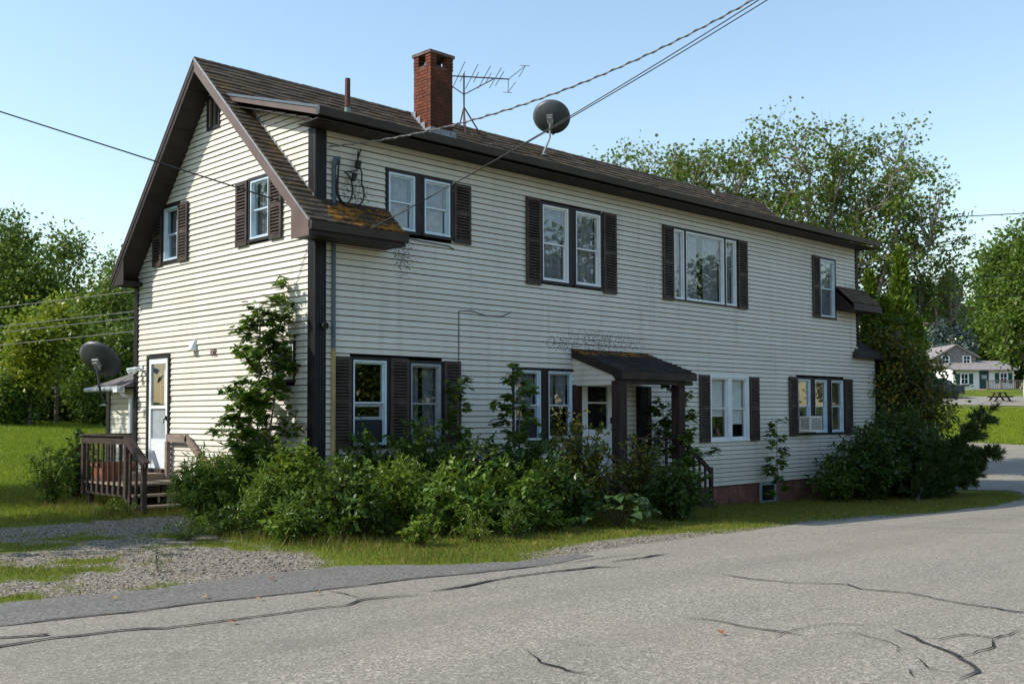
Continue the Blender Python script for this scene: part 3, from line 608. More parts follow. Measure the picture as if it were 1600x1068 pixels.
# gable windows
window(GX, 4.50, 5.06, 4.61, 5.62, 'alu', inner=('single', 1.0)); window(GX, 1.34, 1.93, 4.65, 5.66, 'alu', inner=('single', 1.0))
for a, b, c, d in ((5.11, 5.47, 4.54, 5.62), (4.09, 4.45, 4.54, 5.64), (1.99, 2.36, 4.57, 5.68), (0.92, 1.28, 4.57, 5.68)): shutter(GX, a, b, c, d)
window(GX, 0.58, 1.14, 2.24, 2.82, 'alu', picture=True)
va = MB(); va.box((2.97, 0, 6.81), (3.43, 0.04, 6.86), GX).box((2.97, 0, 7.38), (3.43, 0.04, 7.44), GX).box((2.97, 0, 6.86), (3.02, 0.04, 7.38), GX).box((3.38, 0, 6.86), (3.43, 0.04, 7.38), GX)
vent = va.build('gable_vent', M['trim'], house); MB().box((3.02, -0.03, 6.86), (3.38, -0.02, 7.38), GX).build('pane', M['dark'], vent); MB().box((3.18, -0.02, 6.86), (3.20, 0.02, 7.38), GX).box((3.34, -0.02, 6.86), (3.38, 0.02, 7.38), GX).build('slat', M['greywood'], vent)
# side door (storm door on the gable)
d = MB(); d.box((4.76, 0, 0.64), (4.82, 0.05, 2.83), GX).box((5.62, 0, 0.64), (5.69, 0.05, 2.83), GX).box((4.82, 0, 2.77), (5.62, 0.05, 2.83), GX)
sdoor = d.build('side_door', M['trim'], house)
d = MB(); d.box((4.83, -0.02, 0.66), (4.92, 0.03, 2.765), GX).box((5.53, -0.02, 0.66), (5.615, 0.03, 2.765), GX).box((4.92, -0.02, 2.66), (5.53, 0.03, 2.765), GX).box((4.92, -0.02, 1.80), (5.53, 0.03, 1.86), GX)
d.build('door_frame', M['white'], sdoor)
MB().box((4.92, -0.018, 0.66), (5.53, 0.022, 1.22), GX).build('kick_panel', M['white'], sdoor)
MB().box((4.92, 0.0, 1.86), (5.53, 0.004, 2.66), GX).build('pane', M['glass'], sdoor); MB().box((4.92, -0.006, 1.22), (5.53, -0.002, 1.80), GX).build('screen', M['greysash'], sdoor)
d = MB(); d.box((4.84, -0.16, 0.66), (5.60, -0.11, 1.75), GX).box((4.84, -0.16, 1.75), (4.98, -0.11, 2.72), GX).box((5.38, -0.16, 1.75), (5.60, -0.11, 2.72), GX).box((4.98, -0.16, 2.24), (5.38, -0.12, 2.28), GX); d.build('inner_door', M['brown'], sdoor)
MB().box((5.15, -0.10, 1.86), (5.22, -0.09, 2.66), GX).box((4.93, -0.10, 2.25), (5.16, -0.09, 2.29), GX).build('window_bar', M['white'], sdoor)
d = MB(); d.box((4.86, 0.03, 1.58), (4.89, 0.06, 1.66), GX).tube([(-0.03, 4.875, 1.62), (-0.08, 4.875, 1.60), (-0.08, 4.90, 1.52)], 0.010, 6); d.build('handle', M['cable'], sdoor)
MB().box((4.80, 0.03, 0.50), (5.66, 0.16, 0.655), GX).build('threshold', M['deckwood'], sdoor)
# house numbers
def text_mesh(s, size):
    cu = bpy.data.curves.new('txt', 'FONT'); cu.body = s; cu.size = size; cu.extrude = 0.006; cu.align_x = 'CENTER'; cu.align_y = 'CENTER'
    o = bpy.data.objects.new('txt', cu); COL.objects.link(o); dg = bpy.context.evaluated_depsgraph_get(); me = bpy.data.meshes.new_from_object(o.evaluated_get(dg)); bpy.data.objects.remove(o); return me
def put_text(s, size, y, z):
    for i, ch_ in enumerate(s):
        o = link('house_number', text_mesh(ch_, size), M['rust'], house); yy = y-(i-(len(s)-1)/2)*size*0.42
        o.matrix_basis = Matrix(((0, 0, -1, -0.034), (-1, 0, 0, yy), (0, 1, 0, z), (0, 0, 0, 1)))
put_text('118', 0.17, 3.14, 2.775); put_text('3', 0.11, 4.72, 1.97)
# wall lamp, flood lamp
d = MB(); d.box((3.76, 0.018, 2.90), (3.88, 0.05, 3.04), GX).add([GX(3.74, 0.03, 2.84), GX(3.90, 0.03, 2.84), GX(3.90, 0.15, 2.86), GX(3.74, 0.15, 2.86), GX(3.78, 0.03, 3.02), GX(3.86, 0.03, 3.02), GX(3.86, 0.06, 3.03), GX(3.78, 0.06, 3.03)], [(0, 3, 2, 1), (4, 5, 6, 7), (0, 1, 5, 4), (1, 2, 6, 5), (2, 3, 7, 6), (3, 0, 4, 7)])
d.build('wall_lamp', M['white'], house)
d = MB(); d.box((5.88, 0.01, 2.54), (5.98, 0.05, 2.64), GX)
for s_ in (-1, 1):
    d.tube([(-0.05, 5.93, 2.58), (-0.12, 5.93+s_*0.07, 2.60), (-0.22, 5.93+s_*0.11, 2.55), (-0.26, 5.93+s_*0.12, 2.53)], [0.015, 0.025, 0.055, 0.06], 8)
d.build('flood_lamp', M['white'], house)

# ---------------- roof
def slope_slab(x0, x1, y0, y1, th, mat, name, parent, f=zroof, drop=0.0):
    a = [(x0, y0, f(y0)-drop), (x0, y1, f(y1)-drop), (x0, y1, f(y1)-drop-th), (x0, y0, f(y0)-drop-th)]
    return MB().prism(a, (x1-x0, 0, 0)).build(name, mat, parent)
roof = slope_slab(-OV, 18.05, 2.245, RY, 0.10, M['deckunder'], 'roof', house, drop=0.012)
slope_slab(-OV, 0.0, -0.5, 2.245, 0.10, M['deckunder'], 'roof_deck', roof, drop=0.012)
slope_slab(0.0, 1.40, -0.5, 0.0, 0.10, M['deckunder'], 'roof_deck', roof, drop=0.012)
slope_slab(16.63, 18.20, -0.5, 0.0, 0.10, M['deckunder'], 'roof_deck', roof, drop=0.012)
slope_slab(XE+0.0, 18.05, 0.0, 2.245, 0.10, M['deckunder'], 'roof_deck', roof, drop=0.012)
slope_slab(-OV, 18.05, RY, 6.36, 0.10, M['shingle'], 'back_slope', roof, drop=-0.004)
slope_slab(-0.30, 18.05, -0.5, 2.22, 0.10, M['shingle'], 'dormer_roof', roof, zdorm, drop=0.0)
# shingles: nearest ~300 as objects, the rest joined
ang = math.atan(SF); shl = []
def shingle_rows(x0, x1, y0, y1, mat, f=zroof, slope=SF, seed=0, expo=0.135, tw=0.31):
    rs = random.Random(seed); L = (y1-y0)*math.hypot(1, slope); n = int(math.ceil(L/expo)); out = []
    for r in range(n):
        s = r*expo; y = y0+s/math.hypot(1, slope); x = x0-(tw*0.5 if r % 2 else 0)-rs.uniform(0, 0.08)
        while x < x1-0.03:
            a = max(x, x0-0.015); b = min(x+tw-0.006, x1)
            if b-a > 0.04: out.append((a, b, y, f(y), rs.uniform(-0.012, 0.012), rs.uniform(0.7, 1.4), mat))
            x += tw
    return out, slope, expo
def shingle_verts(a, b, y, z, dy, th, slope, expo, top):
    c = 1/math.hypot(1, slope); s = slope*c; e = Vector((0, c, s)); nn = Vector((0, -s, c)); t = 0.022*th
    ln = min(expo*1.25, top); o = Vector((0, y, z))+e*dy
    vv = []
    for x in (a, b):
        for d_, h in ((0, 0.002), (0, t+0.006), (ln, 0.006), (ln, 0.0)): vv.append(Vector((x, 0, 0))+o+e*d_+nn*h)
    return vv
SHF = [(0, 1, 2, 3), (7, 6, 5, 4), (0, 4, 5, 1), (1, 5, 6, 2), (2, 6, 7, 3), (3, 7, 4, 0)]
sets = [(shingle_rows(-OV, 0.03, -0.5, 2.3, M['shingle_moss'], seed=1)), (shingle_rows(0.03, 1.40, -0.5, -0.02, M['shingle_lichen'], seed=2)), (shingle_rows(16.63, 18.2, -0.5, -0.02, M['shingle_lichen'], seed=3)), (shingle_rows(-OV, 18.05, 2.26, 3.06, M['shingle'], seed=4))]
allsh = [(q, sl, ex) for rows, sl, ex in sets for q in rows]
allsh.sort(key=lambda t: (t[0][0]-CC[0])**2+(t[0][2]-CC[1])**2)
rest = MB()
for i, (q, sl, ex) in enumerate(allsh):
    a, b, y, z, dy, th, mt = q; top = 1.0 if y < 2.26 else max(0.06, (RY-y)*math.hypot(1, sl))
    vv = shingle_verts(a, b, y, z, dy, th, sl, ex, top)
    if i < 300: MB().add(vv, SHF).build('shingle', mt, roof)
    else: rest.add(vv, SHF)
tag(rest.build('shingle_field', M['shingle'], roof), kind='stuff')
# ridge cap
x = -OV-0.02; rs = random.Random(4); rc = MB()
while x < 18.05:
    b = min(x+0.30, 18.07); h = 0.022+rs.uniform(0, 0.008)
    rc.add([(x, RY-0.15, RZ-0.15*SF+0.012), (x, RY, RZ+h+0.012), (x, RY+0.15, RZ-0.15*SB+0.012), (b, RY-0.15, RZ-0.15*SF+0.004), (b, RY, RZ+h), (b, RY+0.15, RZ-0.15*SB+0.004), (x, RY, RZ-0.02), (b, RY, RZ-0.02)], [(0, 1, 4, 3), (1, 2, 5, 4), (0, 6, 1), (1, 6, 2), (3, 4, 7), (4, 5, 7)]); x += 0.15
rc.build('ridge_cap', M['shingle'], roof)
# rakes: two stepped fascia boards per slope, drip edge, soffit panels
def rake(y0, y1, x, sgn, back=False):
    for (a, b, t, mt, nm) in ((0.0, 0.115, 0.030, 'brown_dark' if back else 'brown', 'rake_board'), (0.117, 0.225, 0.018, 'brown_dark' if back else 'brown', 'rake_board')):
        m_ = MB(); m_.prism([(x, y0, zroof(y0)-a-0.012), (x, y1, zroof(y1)-a-0.012), (x, y1, zroof(y1)-b-0.012), (x, y0, zroof(y0)-b-0.012)], (sgn*t, 0, 0)); m_.build(nm, M[mt], roof)
    m_ = MB(); m_.prism([(x, y0, zroof(y0)+0.012), (x, y1, zroof(y1)+0.012), (x, y1, zroof(y1)-0.008), (x, y0, zroof(y0)-0.008)], (sgn*0.036, 0, 0)); m_.build('drip_edge', M['lightmetal'] if not back else M['brown'], roof)
rake(-0.5, RY-0.002, -OV, -1); rake(RY+0.002, 6.36, -OV, -1, True); rake(2.0, RY-0.002, 18.05, 1)
def soffit(y0, y1, n):
    for i in range(n):
        a = y0+(y1-y0)*i/n+0.006; b = y0+(y1-y0)*(i+1)/n-0.006; k = 0.004*(i % 2)
        MB().prism([(-OV+0.002, a, zroof(a)-0.185-k), (-OV+0.002, b, zroof(b)-0.185-k), (-OV+0.002, b, zroof(b)-0.20-k), (-OV+0.002, a, zroof(a)-0.20-k)], (OV-0.024, 0, 0)).build('soffit_panel', M['soffit'], roof)
soffit(-0.3, RY, 12); soffit(RY, 6.28, 12)
# boxed eave ends and gutters
m_ = MB(); m_.box((-OV+0.001, -0.52, 4.40), (1.36, 0.0, 4.47)).box((-OV+0.001, -0.53, 4.40), (1.38, -0.50, 4.585)); m_.build('eave_box', M['brown_dark'], roof)
m_ = MB(); m_.prism([(-OV-0.03, -0.60, 4.60), (-OV-0.03, -0.53, 4.60), (-OV-0.03, -0.53, 4.47), (-OV-0.03, -0.575, 4.47)], (1.44+OV, 0, 0)); m_.build('gutter', M['gutter'], roof)
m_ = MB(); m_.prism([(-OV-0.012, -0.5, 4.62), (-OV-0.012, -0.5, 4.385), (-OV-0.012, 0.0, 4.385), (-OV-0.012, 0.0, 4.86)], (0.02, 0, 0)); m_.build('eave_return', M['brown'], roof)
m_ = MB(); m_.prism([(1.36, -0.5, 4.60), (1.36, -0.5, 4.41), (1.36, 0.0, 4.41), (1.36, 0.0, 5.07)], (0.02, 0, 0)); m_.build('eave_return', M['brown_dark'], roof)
m_ = MB(); m_.box((16.65, -0.52, 4.42), (18.18, 0.0, 4.48)).box((16.64, -0.54, 4.42), (18.22, -0.50, 4.60)); m_.prism([(16.63, -0.5, 4.60), (16.63, -0.5, 4.43), (16.63, 0.0, 4.43), (16.63, 0.0, 5.07)], (0.02, 0, 0)); m_.build('eave_box', M['brown_dark'], roof)
m_ = MB(); m_.box((-OV+0.001, 5.95, 4.22), (-0.0, 6.30, 4.30)).prism([(-OV-0.012, 5.85, 4.94), (-OV-0.012, 5.85, 4.21), (-OV-0.012, 6.36, 4.21), (-OV-0.012, 6.36, 4.38)], (0.02, 0, 0)).box((-OV, 6.28, 4.21), (0.3, 6.36, 4.40)); m_.build('eave_return', M['brown_dark'], roof)
# dormer eave
m_ = MB(); m_.prism([(-0.35, -0.61, 6.365), (-0.35, -0.50, 6.365), (-0.35, -0.50, 6.245), (-0.35, -0.58, 6.245)], (18.46, 0, 0)); m_.build('gutter', M['gutter'], roof)
m_ = MB(); m_.box((-0.32, -0.50, 6.195), (18.08, 0.04, 6.215)); m_.build('soffit_panel', M['soffit'], roof)
m_ = MB(); m_.prism([(-0.315, -0.52, 6.37), (-0.315, 2.22, zdorm(2.22)+0.01), (-0.315, 2.22, zdorm(2.22)-0.10), (-0.315, -0.52, 6.25)], (0.018, 0, 0)); m_.build('rake_board', M['brown'], roof)
m_ = MB(); m_.prism([(-0.335, -0.56, 6.385), (-0.335, 2.24, zdorm(2.24)+0.02), (-0.335, 2.24, zdorm(2.24)-0.02), (-0.335, -0.56, 6.345)], (0.03, 0, 0)); m_.build('drip_edge', M['conduit'], roof)
m_ = MB(); m_.prism([(-0.30, -0.45, 6.19), (-0.30, 2.20, zdorm(2.20)-0.17), (-0.30, 2.20, zdorm(2.20)-0.185), (-0.30, -0.45, 6.175)], (0.28, 0, 0)); m_.build('soffit_panel', M['soffit'], roof)
m_ = MB(); m_.prism([(-0.045, 0.0, zroof(0)+0.05), (-0.045, 1.95, zroof(1.95)+0.05), (-0.045, 1.95, zroof(1.95)+0.01), (-0.045, 0.0, zroof(0)+0.01)], (0.018, 0, 0)); m_.build('step_flashing', M['lightmetal'], roof)

# ---------------- chimney
CX0, CX1, CY0, CY1 = 4.43, 5.06, 2.43, 2.97
ztop = 9.18; zb = 7.05; ch = 0.0675; rs = random.Random(7)
chim = MB().box((CX0+0.012, CY0+0.012, zb), (CX1-0.012, CY1-0.012, ztop-0.30)).build('chimney', M['mortar'], house)
bms = {}
def brick(x0, x1, y0, y1, z):
    w = (round(x1-x0, 3), round(y1-y0, 3))
    if w not in bms:
        a, b, c = w[0]/2-0.002, w[1]/2, 0.0265; k = 0.004
        mb = MB().box((-a, -b, -c), (a, b, c)); bms[w] = mb.mesh('brick')
    o = link('brick', bms[w], M['brick'], chim); o.location = ((x0+x1)/2+rs.uniform(-.003, .003), (y0+y1)/2+rs.uniform(-.003, .003), z+ch/2); o.rotation_euler = (0, 0, rs.uniform(-.012, .012))
def course(z, odd, xr=((CX0, CX1),), yr=((CY0, CY1),)):
    t = 0.095
    for ybase in (CY0, CY1-t):
        for (xa, xb) in xr:
            L = xb-xa; x = xa; lens = [0.2, 0.2, 0.2] if not odd else [0.098, 0.2, 0.2, 0.098]
            for q in lens:
                e = min(x+q, xb)
                if e-x > 0.05: brick(x+0.004, e-0.004, ybase, ybase+t, z)
                x = e+0.006
    for xbase in (CX0, CX1-t):
        lens = [0.11, 0.11, 0.11] if False else ([0.16, 0.17] if not odd else [0.09, 0.15, 0.09]); y = CY0+t+0.008
        for q in lens:
            e = min(y+q, CY1-t-0.004)
            if e-y > 0.03: brick(xbase, xbase+t, y+0.002, e-0.002, z)
            y = e+0.006
z = 7.28; i = 0
while z < ztop-0.38: course(z, i % 2); z += ch; i += 1
for k in range(4):       # crown with smoke openings on every side
    zz = z+k*ch
    for (xa, ya) in ((CX0, CY0), (CX1-0.17, CY0), (CX0, CY1-0.16), (CX1-0.17, CY1-0.16)): brick(xa, xa+0.17, ya, ya+0.16, zz)
MB().box((CX0-0.025, CY0-0.025, z+4*ch+0.002), (CX1+0.025, CY1+0.025, z+4*ch+0.065)).build('cap_slab', M['cap'], chim)
fl = MB(); x = CX0-0.02
while x < CX1: fl.box((x, CY0-0.026, 7.12), (x+0.085, CY0-0.006-0.004*(len(fl.v) % 3), 7.56)); x += 0.09
yy = CY0
while yy < CY1-0.05: hz = zroof(yy)+0.20; fl.box((CX0-0.022, yy, zroof(yy)-0.05), (CX0-0.008, yy+0.14, hz)); fl.box((CX1+0.006, yy, zroof(yy)-0.05), (CX1+0.02, yy+0.14, hz)); yy += 0.15
fl.build('flashing', M['flash'], chim)
# vent pipe
px_, py_ = 2.31, 2.36
vp = MB().tube([(px_, py_, zroof(py_)-0.1), (px_, py_, 7.50)], 0.058, 12).build('vent_pipe', M['patina'], house); MB().tube([(px_, py_, 7.50), (px_, py_, 7.53), (px_, py_, 7.53), (px_, py_, 8.02), (px_, py_, 8.06)], [0.06, 0.065, 0.052, 0.052, 0.05], 12).build('pipe_cap', M['rust'], vp)
MB().tube([(15.29, 2.95, zroof(2.95)-0.03), (15.29, 2.95, zroof(2.95)+0.10)], 0.045, 10).build('roof_vent', M['white'], house)

# ---------------- conduit, meter loop, little fittings on the wall
c = MB().tube([(0.30, -0.055, 2.72), (0.30, -0.055, 4.40)], 0.035, 8).build('conduit', M['conduit'], house)
MB().tube([(0.30, -0.055, 5.0), (0.30, -0.055, 5.62), (0.30, -0.06, 5.66)], 0.035, 8).tube([(0.30, -0.06, 5.66), (0.32, -0.10, 5.74), (0.36, -0.14, 5.74)], [0.05, 0.06, 0.045], 8).build('service_mast', M['conduit'], house)
MB().tube([(0.30, -0.055, -0.2), (0.30, -0.055, 2.72)], 0.037, 8).build('cable_guard', M['yellowpipe'], house)
MB().tube([(0.10, -0.06, 3.08), (0.10, -0.13, 3.06)], [0.05, 0.06], 10).build('porch_lamp', M['cable'], house)
def arc(c, r, a0, a1, n=14, ry=None, yo=-0.10): return [(c[0]+r*math.cos(a0+(a1-a0)*i/n), yo, c[1]+(ry or r)*math.sin(a0+(a1-a0)*i/n)) for i in range(n+1)]
lp = MB(); lp.tube([(0.36, -0.12, 5.74)]+arc((0.47, 5.30), 0.16, math.pi, 2.6*math.pi-0.3, 18, 0.26)+[(0.72, -0.10, 5.62), (0.74, -0.10, 5.95)], 0.014, 6)
lp.tube([(0.34, -0.13, 5.74)]+arc((0.58, 5.25), 0.26, math.pi, 2.2*math.pi, 16, 0.24, -0.13)+[(0.80, -0.12, 5.60), (0.70, -0.12, 5.75), (0.78, -0.12, 5.98)], 0.014, 6)
lp.tube([(0.72, -0.11, 5.66), (0.74, -0.11, 5.78)], [0.05, 0.055], 8); lp.tube([(0.63, -0.12, 5.44), (0.66, -0.12, 5.56)], [0.035, 0.05], 8); lp.build('cable_loop', M['cable'], house)
P = [pl(717, 600, 1, -0.03), pl(717, 520, 1, -0.03), pl(717, 486, 1, -0.03), pl(735, 485, 1, -0.05), pl(760, 493, 1, -0.06), pl(785, 494, 1, -0.06), pl(800, 487, 1, -0.05)]
MB().tube(P, 0.008, 5).build('loose_cable', M['cable'], house)
P = [pl(620, 368, 1, -0.05), pl(660, 377, 1, -0.05), pl(700, 384, 1, -0.04), pl(709, 389, 1, -0.04)]
MB().tube(P, 0.010, 5).build('loose_cable', M['cable'], house)

# ---------------- entry porch on the front
PX0, PX1, PYF, PZB, PZF = 6.0, 8.36, -1.27, 2.94, 2.48
def zp(y): return PZB+(PZF-PZB)*(y/PYF)
pr = MB().prism([(PX0, 0.0, zp(0)-0.012), (PX0, PYF, zp(PYF)-0.012), (PX0, PYF, zp(PYF)-0.06), (PX0, 0.0, zp(0)-0.06)], (PX1-PX0, 0, 0)).build('porch_roof', M['deckunder'], house)
rows, sl, ex = shingle_rows(PX0-0.01, PX1+0.01, PYF-0.02, -0.03, M['shingle_porch'], zp, (PZB-PZF)/abs(PYF), 9, 0.13, 0.30)
for a, b, y, z_, dy, th, mt in rows:
    MB().add(shingle_verts(a, b, y, z_, dy, th, sl, ex, 1.0 if y < -0.2 else max(0.05, -y)), SHF).build('shingle', M['shingle_porch'] if y < -0.36 else M['shingle_lichen'], pr)
m_ = MB(); m_.box((PX0-0.02, PYF-0.035, PZF-0.15), (PX1+0.02, PYF, PZF-0.005)); m_.prism([(PX0-0.025, PYF, zp(PYF)-0.002), (PX0-0.025, 0, zp(0)-0.002), (PX0-0.025, 0, zp(0)-0.15), (PX0-0.025, PYF, zp(PYF)-0.15)], (0.025, 0, 0)); m_.prism([(PX1, PYF, zp(PYF)-0.002), (PX1, 0, zp(0)-0.002), (PX1, 0, zp(0)-0.15), (PX1, PYF, zp(PYF)-0.15)], (0.025, 0, 0)); m_.build('fascia', M['brown_dark'], pr)
m_ = MB(); m_.box((PX0+0.02, PYF+0.04, 2.24), (PX1-0.02, PYF+0.16, 2.33)).box((PX0+0.08, PYF+0.16, 2.33), (PX1-0.08, -0.03, 2.35)); m_.build('ceiling', M['brown_dark'], pr)
for k in range(7):       # siding on the left cheek of the porch
    z0 = 2.22+k*EXP; yl = PYF+0.18
    def ycut(z): return max(yl, min(0.0, (PZB-0.15-z)/((PZB-PZF)/PYF)*1.0)) if z > zp(yl)-0.15 else yl
    ya, yb = ycut(z0), ycut(z0+EXP)
    if ya > -0.1: break
    A = [(PX0+0.03, ya, z0+0.004), (PX0+0.012, ya, z0+0.004), (PX0+0.024, yb, z0+EXP), (PX0+0.03, yb, z0+EXP)]; B = [(q[0], -0.025, q[2]) for q in A]
    MB().add(A+B, [(0, 1, 2, 3), (7, 6, 5, 4), (0, 4, 5, 1), (1, 5, 6, 2), (2, 6, 7, 3), (3, 7, 4, 0)]).build('clapboard', M['siding'], pr)
for x0, x1, y0, y1 in ((5.98, 6.20, -1.24, -1.04), (7.86, 8.06, -1.24, -1.04)):
    m_ = MB(); xm = (x0+x1)/2; m_.box((x0, y0, -0.3), (xm-0.004, y1, 2.30)).box((xm+0.004, y0+0.004, -0.3), (x1, y1-0.004, 2.30)); m_.build('porch_post', M['postwood'], house)
MB().box((5.99, -0.13, 0.40), (6.12, -0.026, 2.24)).build('porch_post', M['postwood'], house)
MB().box((8.00, -0.16, 0.40), (8.22, -0.026, 2.24)).build('porch_post', M['dark'], house); MB().box((8.225, -0.17, 0.40), (8.34, -0.026, 2.24)).build('porch_post', M['postwood'], house)
for k in range(9):
    MB().box((5.95, -1.27+k*0.138, 0.36), (8.36, -1.27+k*0.138+0.13, 0.40+0.004*(k % 2))).build('floor_plank', M['deckwood'], house)
MB().box((5.97, -1.25, 0.18), (8.34, -1.21, 0.355)).box((5.97, -1.2, 0.18), (6.01, 0, 0.355)).box((8.30, -1.2, 0.18), (8.34, 0, 0.355)).build('floor_joist', M['brown_dark'], house)
m_ = MB(); m_.box((6.20, -1.19, 1.17), (7.86, -1.13, 1.215)); m_.box((6.20, -1.18, 0.50), (7.86, -1.14, 0.54))
m_.build('porch_rail', M['brown_dark'], house)
for x in (6.45, 6.8, 7.15, 7.5): MB().box((x, -1.175, 0.54), (x+0.05, -1.135, 1.17)).build('baluster', M['brown_dark'], house)
for k in range(3):
    MB().box((8.38+k*0.27, -1.15, 0.22-k*0.19), (8.66+k*0.27, -0.15, 0.26-k*0.19)).build('step', M['deckwood'], house)
MB().bar((8.06, -1.14, 1.15), (9.10, -1.14, 0.45), 0.05, 0.09).box((9.05, -1.17, -0.45), (9.12, -1.10, 0.55)).bar((8.4, -1.14, 0.12), (9.15, -1.14, -0.36), 0.05, 0.2).build('stair_rail', M['postwood'], house)
for k in range(4): MB().box((8.25+k*0.2, -1.155, 0.18-k*0.135), (8.30+k*0.2, -1.125, 0.98-k*0.135)).build('baluster', M['postwood'], house)
# front storm door
d = MB(); d.box((6.17, 0, 0.41), (6.26, 0.05, 2.40), FX).box((7.26, 0, 0.41), (7.36, 0.05, 2.40), FX).box((6.26, 0, 2.33), (7.26, 0.05, 2.40), FX); fdoor = d.build('front_door', M['brown_dark'], house)
d = MB(); d.box((6.27, -0.02, 0.42), (6.45, 0.032, 2.325), FX).box((7.08, -0.02, 0.42), (7.25, 0.032, 2.325), FX).box((6.45, -0.02, 2.22), (7.08, 0.032, 2.325), FX).box((6.45, -0.02, 0.42), (7.08, 0.032, 1.36), FX).box((6.45, -0.02, 1.88), (7.08, 0.026, 1.91), FX); d.build('door_leaf', M['white'], fdoor)
MB().box((6.45, 0.0, 1.36), (7.08, 0.004, 2.22), FX).build('pane', M['glass'], fdoor); MB().box((6.55, 0.032, 0.52), (6.98, 0.040, 1.20), FX).build('door_panel', M['white'], fdoor)
MB().box((6.28, -0.09, 0.42), (7.24, -0.06, 2.32), FX).build('inner_door', M['dark'], fdoor)
MB().tube([(7.16, -0.032, 1.52), (7.16, -0.085, 1.52), (7.16, -0.085, 1.38), (7.15, -0.05, 1.34)], 0.011, 6).box((7.145, 0.032, 1.48), (7.175, 0.06, 1.60), FX).build('handle', M['cable'], fdoor)
# flared roof of the far-end bay
fr_ = MB(); n = 8; ringv = []
for i in range(n+1):
    t = i/n; s = t**1.9; zz = 3.95-(3.95-3.30)*t
    x0 = 17.86-(0.36*s); x1 = 17.90+1.65*(0.25*t+0.75*s); y0 = 0.25-0.42*s; y1 = 3.6
    ringv.append([(x0, y0, zz), (x1, y0, zz), (x1, y1, zz), (x0, y1, zz)])
for i in range(n):
    fr_.add(ringv[i]+ringv[i+1], [(0, 1, 5, 4), (1, 2, 6, 5), (2, 3, 7, 6), (3, 0, 4, 7)])
fr_.add(ringv[n]+[(q[0], q[1], q[2]-0.12) for q in ringv[n]], [(0, 1, 5, 4), (1, 2, 6, 5), (2, 3, 7, 6), (3, 0, 4, 7), (4, 5, 6, 7)])
fr_.build('bay_roof', M['shingle_porch'], house)
MB().box((18.75, 0.02, -0.4), (18.85, 3.4, 3.2)).build('bay_wall', M['siding'], house)
MB().box((18.80, -0.03, -0.05), (18.89, 0.05, 3.2)).build('corner_post', M['trim'], house)

# ---------------- small addition on the far left
ad = empty('lean_to', (0.1, 7.0, 0), 'small cream clapboard lean-to with grey hipped roof beyond the side door', 'lean-to')
MB().box((0.05, 6.21, -0.2), (3.0, 7.55, 2.2)).build('wall', M['gap'], ad)
for k in range(22):
    z0 = -0.02+k*EXP
    A = [(0.049, 6.27, z0+0.007), (0.028, 6.27, z0+0.007), (0.042, 6.27, z0+EXP), (0.049, 6.27, z0+EXP)]; B = [(q[0], 7.47, q[2]) for q in A]
    MB().add(A+B, [(0, 1, 2, 3), (7, 6, 5, 4), (0, 4, 5, 1), (1, 5, 6, 2), (2, 6, 7, 3), (3, 7, 4, 0)]).build('clapboard', M['siding'], ad)
MB().box((0.01, 7.47, -0.2), (0.1, 7.62, 2.2)).build('corner_post', M['trim'], ad)
m_ = MB(); m_.add([(-0.28, 6.22, 2.24), (-0.28, 7.85, 2.24), (3.3, 7.85, 2.24), (3.3, 6.22, 2.24), (1.1, 6.22, 2.92), (2.2, 6.22, 2.92)], [(0, 1, 4), (1, 2, 5, 4), (2, 3, 5), (0, 4, 5, 3), (0, 3, 2, 1)]); m_.build('roof', M['shingle_grey'], ad)
m_ = MB(); m_.tube([(-0.31, 6.2, 2.20), (-0.31, 7.88, 2.20)], 0.05, 8); m_.build('gutter', M['greysash'], ad)
m_ = MB(); m_.tube([(-0.30, 6.35, 2.20), (-0.22, 6.35, 2.08), (-0.05, 6.35, 2.02), (-0.045, 6.35, 0.9), (-0.045, 6.35, 0.35), (-0.22, 6.25, 0.22)], 0.045, 8); m_.box((-0.38, 6.26, 2.13), (-0.22, 6.44, 2.25)); m_.build('downspout', M['white'], ad)

# ================================================================ wooden side deck with steps
dk = empty('side_deck', (-1.0, 4.6, 0), 'weathered brown wooden deck with railing and steps at the side door', 'deck')
DX0, DX1, DY0, DY1, DZ = -1.27, -0.05, 3.88, 5.68, 0.47
k = 0; y = DY0
while y < DY1-0.02:
    MB().box((DX0, y, DZ-0.035), (DX1, y+0.135, DZ+0.003*(k % 2))).build('deck_plank', M['treadwood'], dk); y += 0.14; k += 1
MB().box((DX0+0.02, DY0+0.06, 0.24), (DX0+0.06, DY1, DZ-0.036)).box((DX0+0.06, DY1-0.05, 0.26), (DX1, DY1-0.01, DZ-0.036)).build('rim_joist', M['deckwood'], dk)
for x, y in ((DX0+0.06, DY0+0.08), (DX0+0.06, DY1-0.15), (-0.55, DY0+0.1)): MB().box((x, y, -0.15), (x+0.09, y+0.09, DZ-0.036)).build('footing_post', M['deckwood'], dk)
for x, y in ((DX0-0.03, DY0-0.04), (DX0-0.03, DY1-0.06)): MB().box((x, y, 0.22), (x+0.085, y+0.085, 1.24)).build('rail_post', M['deckwood'], dk)
def railing(p, q, n):
    p = Vector(p); q = Vector(q); MB().bar(p+Vector((0, 0, 1.235)), q+Vector((0, 0, 1.235)), 0.045, 0.14).build('top_rail', M['deckwood'], dk)
    MB().bar(p+Vector((0, 0, 1.318)), q+Vector((0, 0, 1.318)), 0.13, 0.024).build('rail_cap', M['deckwood'], dk)
    for i in range(1, n+1):
        c = p+(q-p)*i/(n+1); MB().bar(c+Vector((0, 0, 0.28)), c+Vector((0, 0, 1.18)), 0.036, 0.036, (1, 0, 0)).build('baluster', M['deckwood'], dk)
railing((DX0-0.01, DY0, 0), (DX0-0.01, DY1, 0), 7); railing((DX0, DY1, 0), (-0.35, DY1, 0), 4)
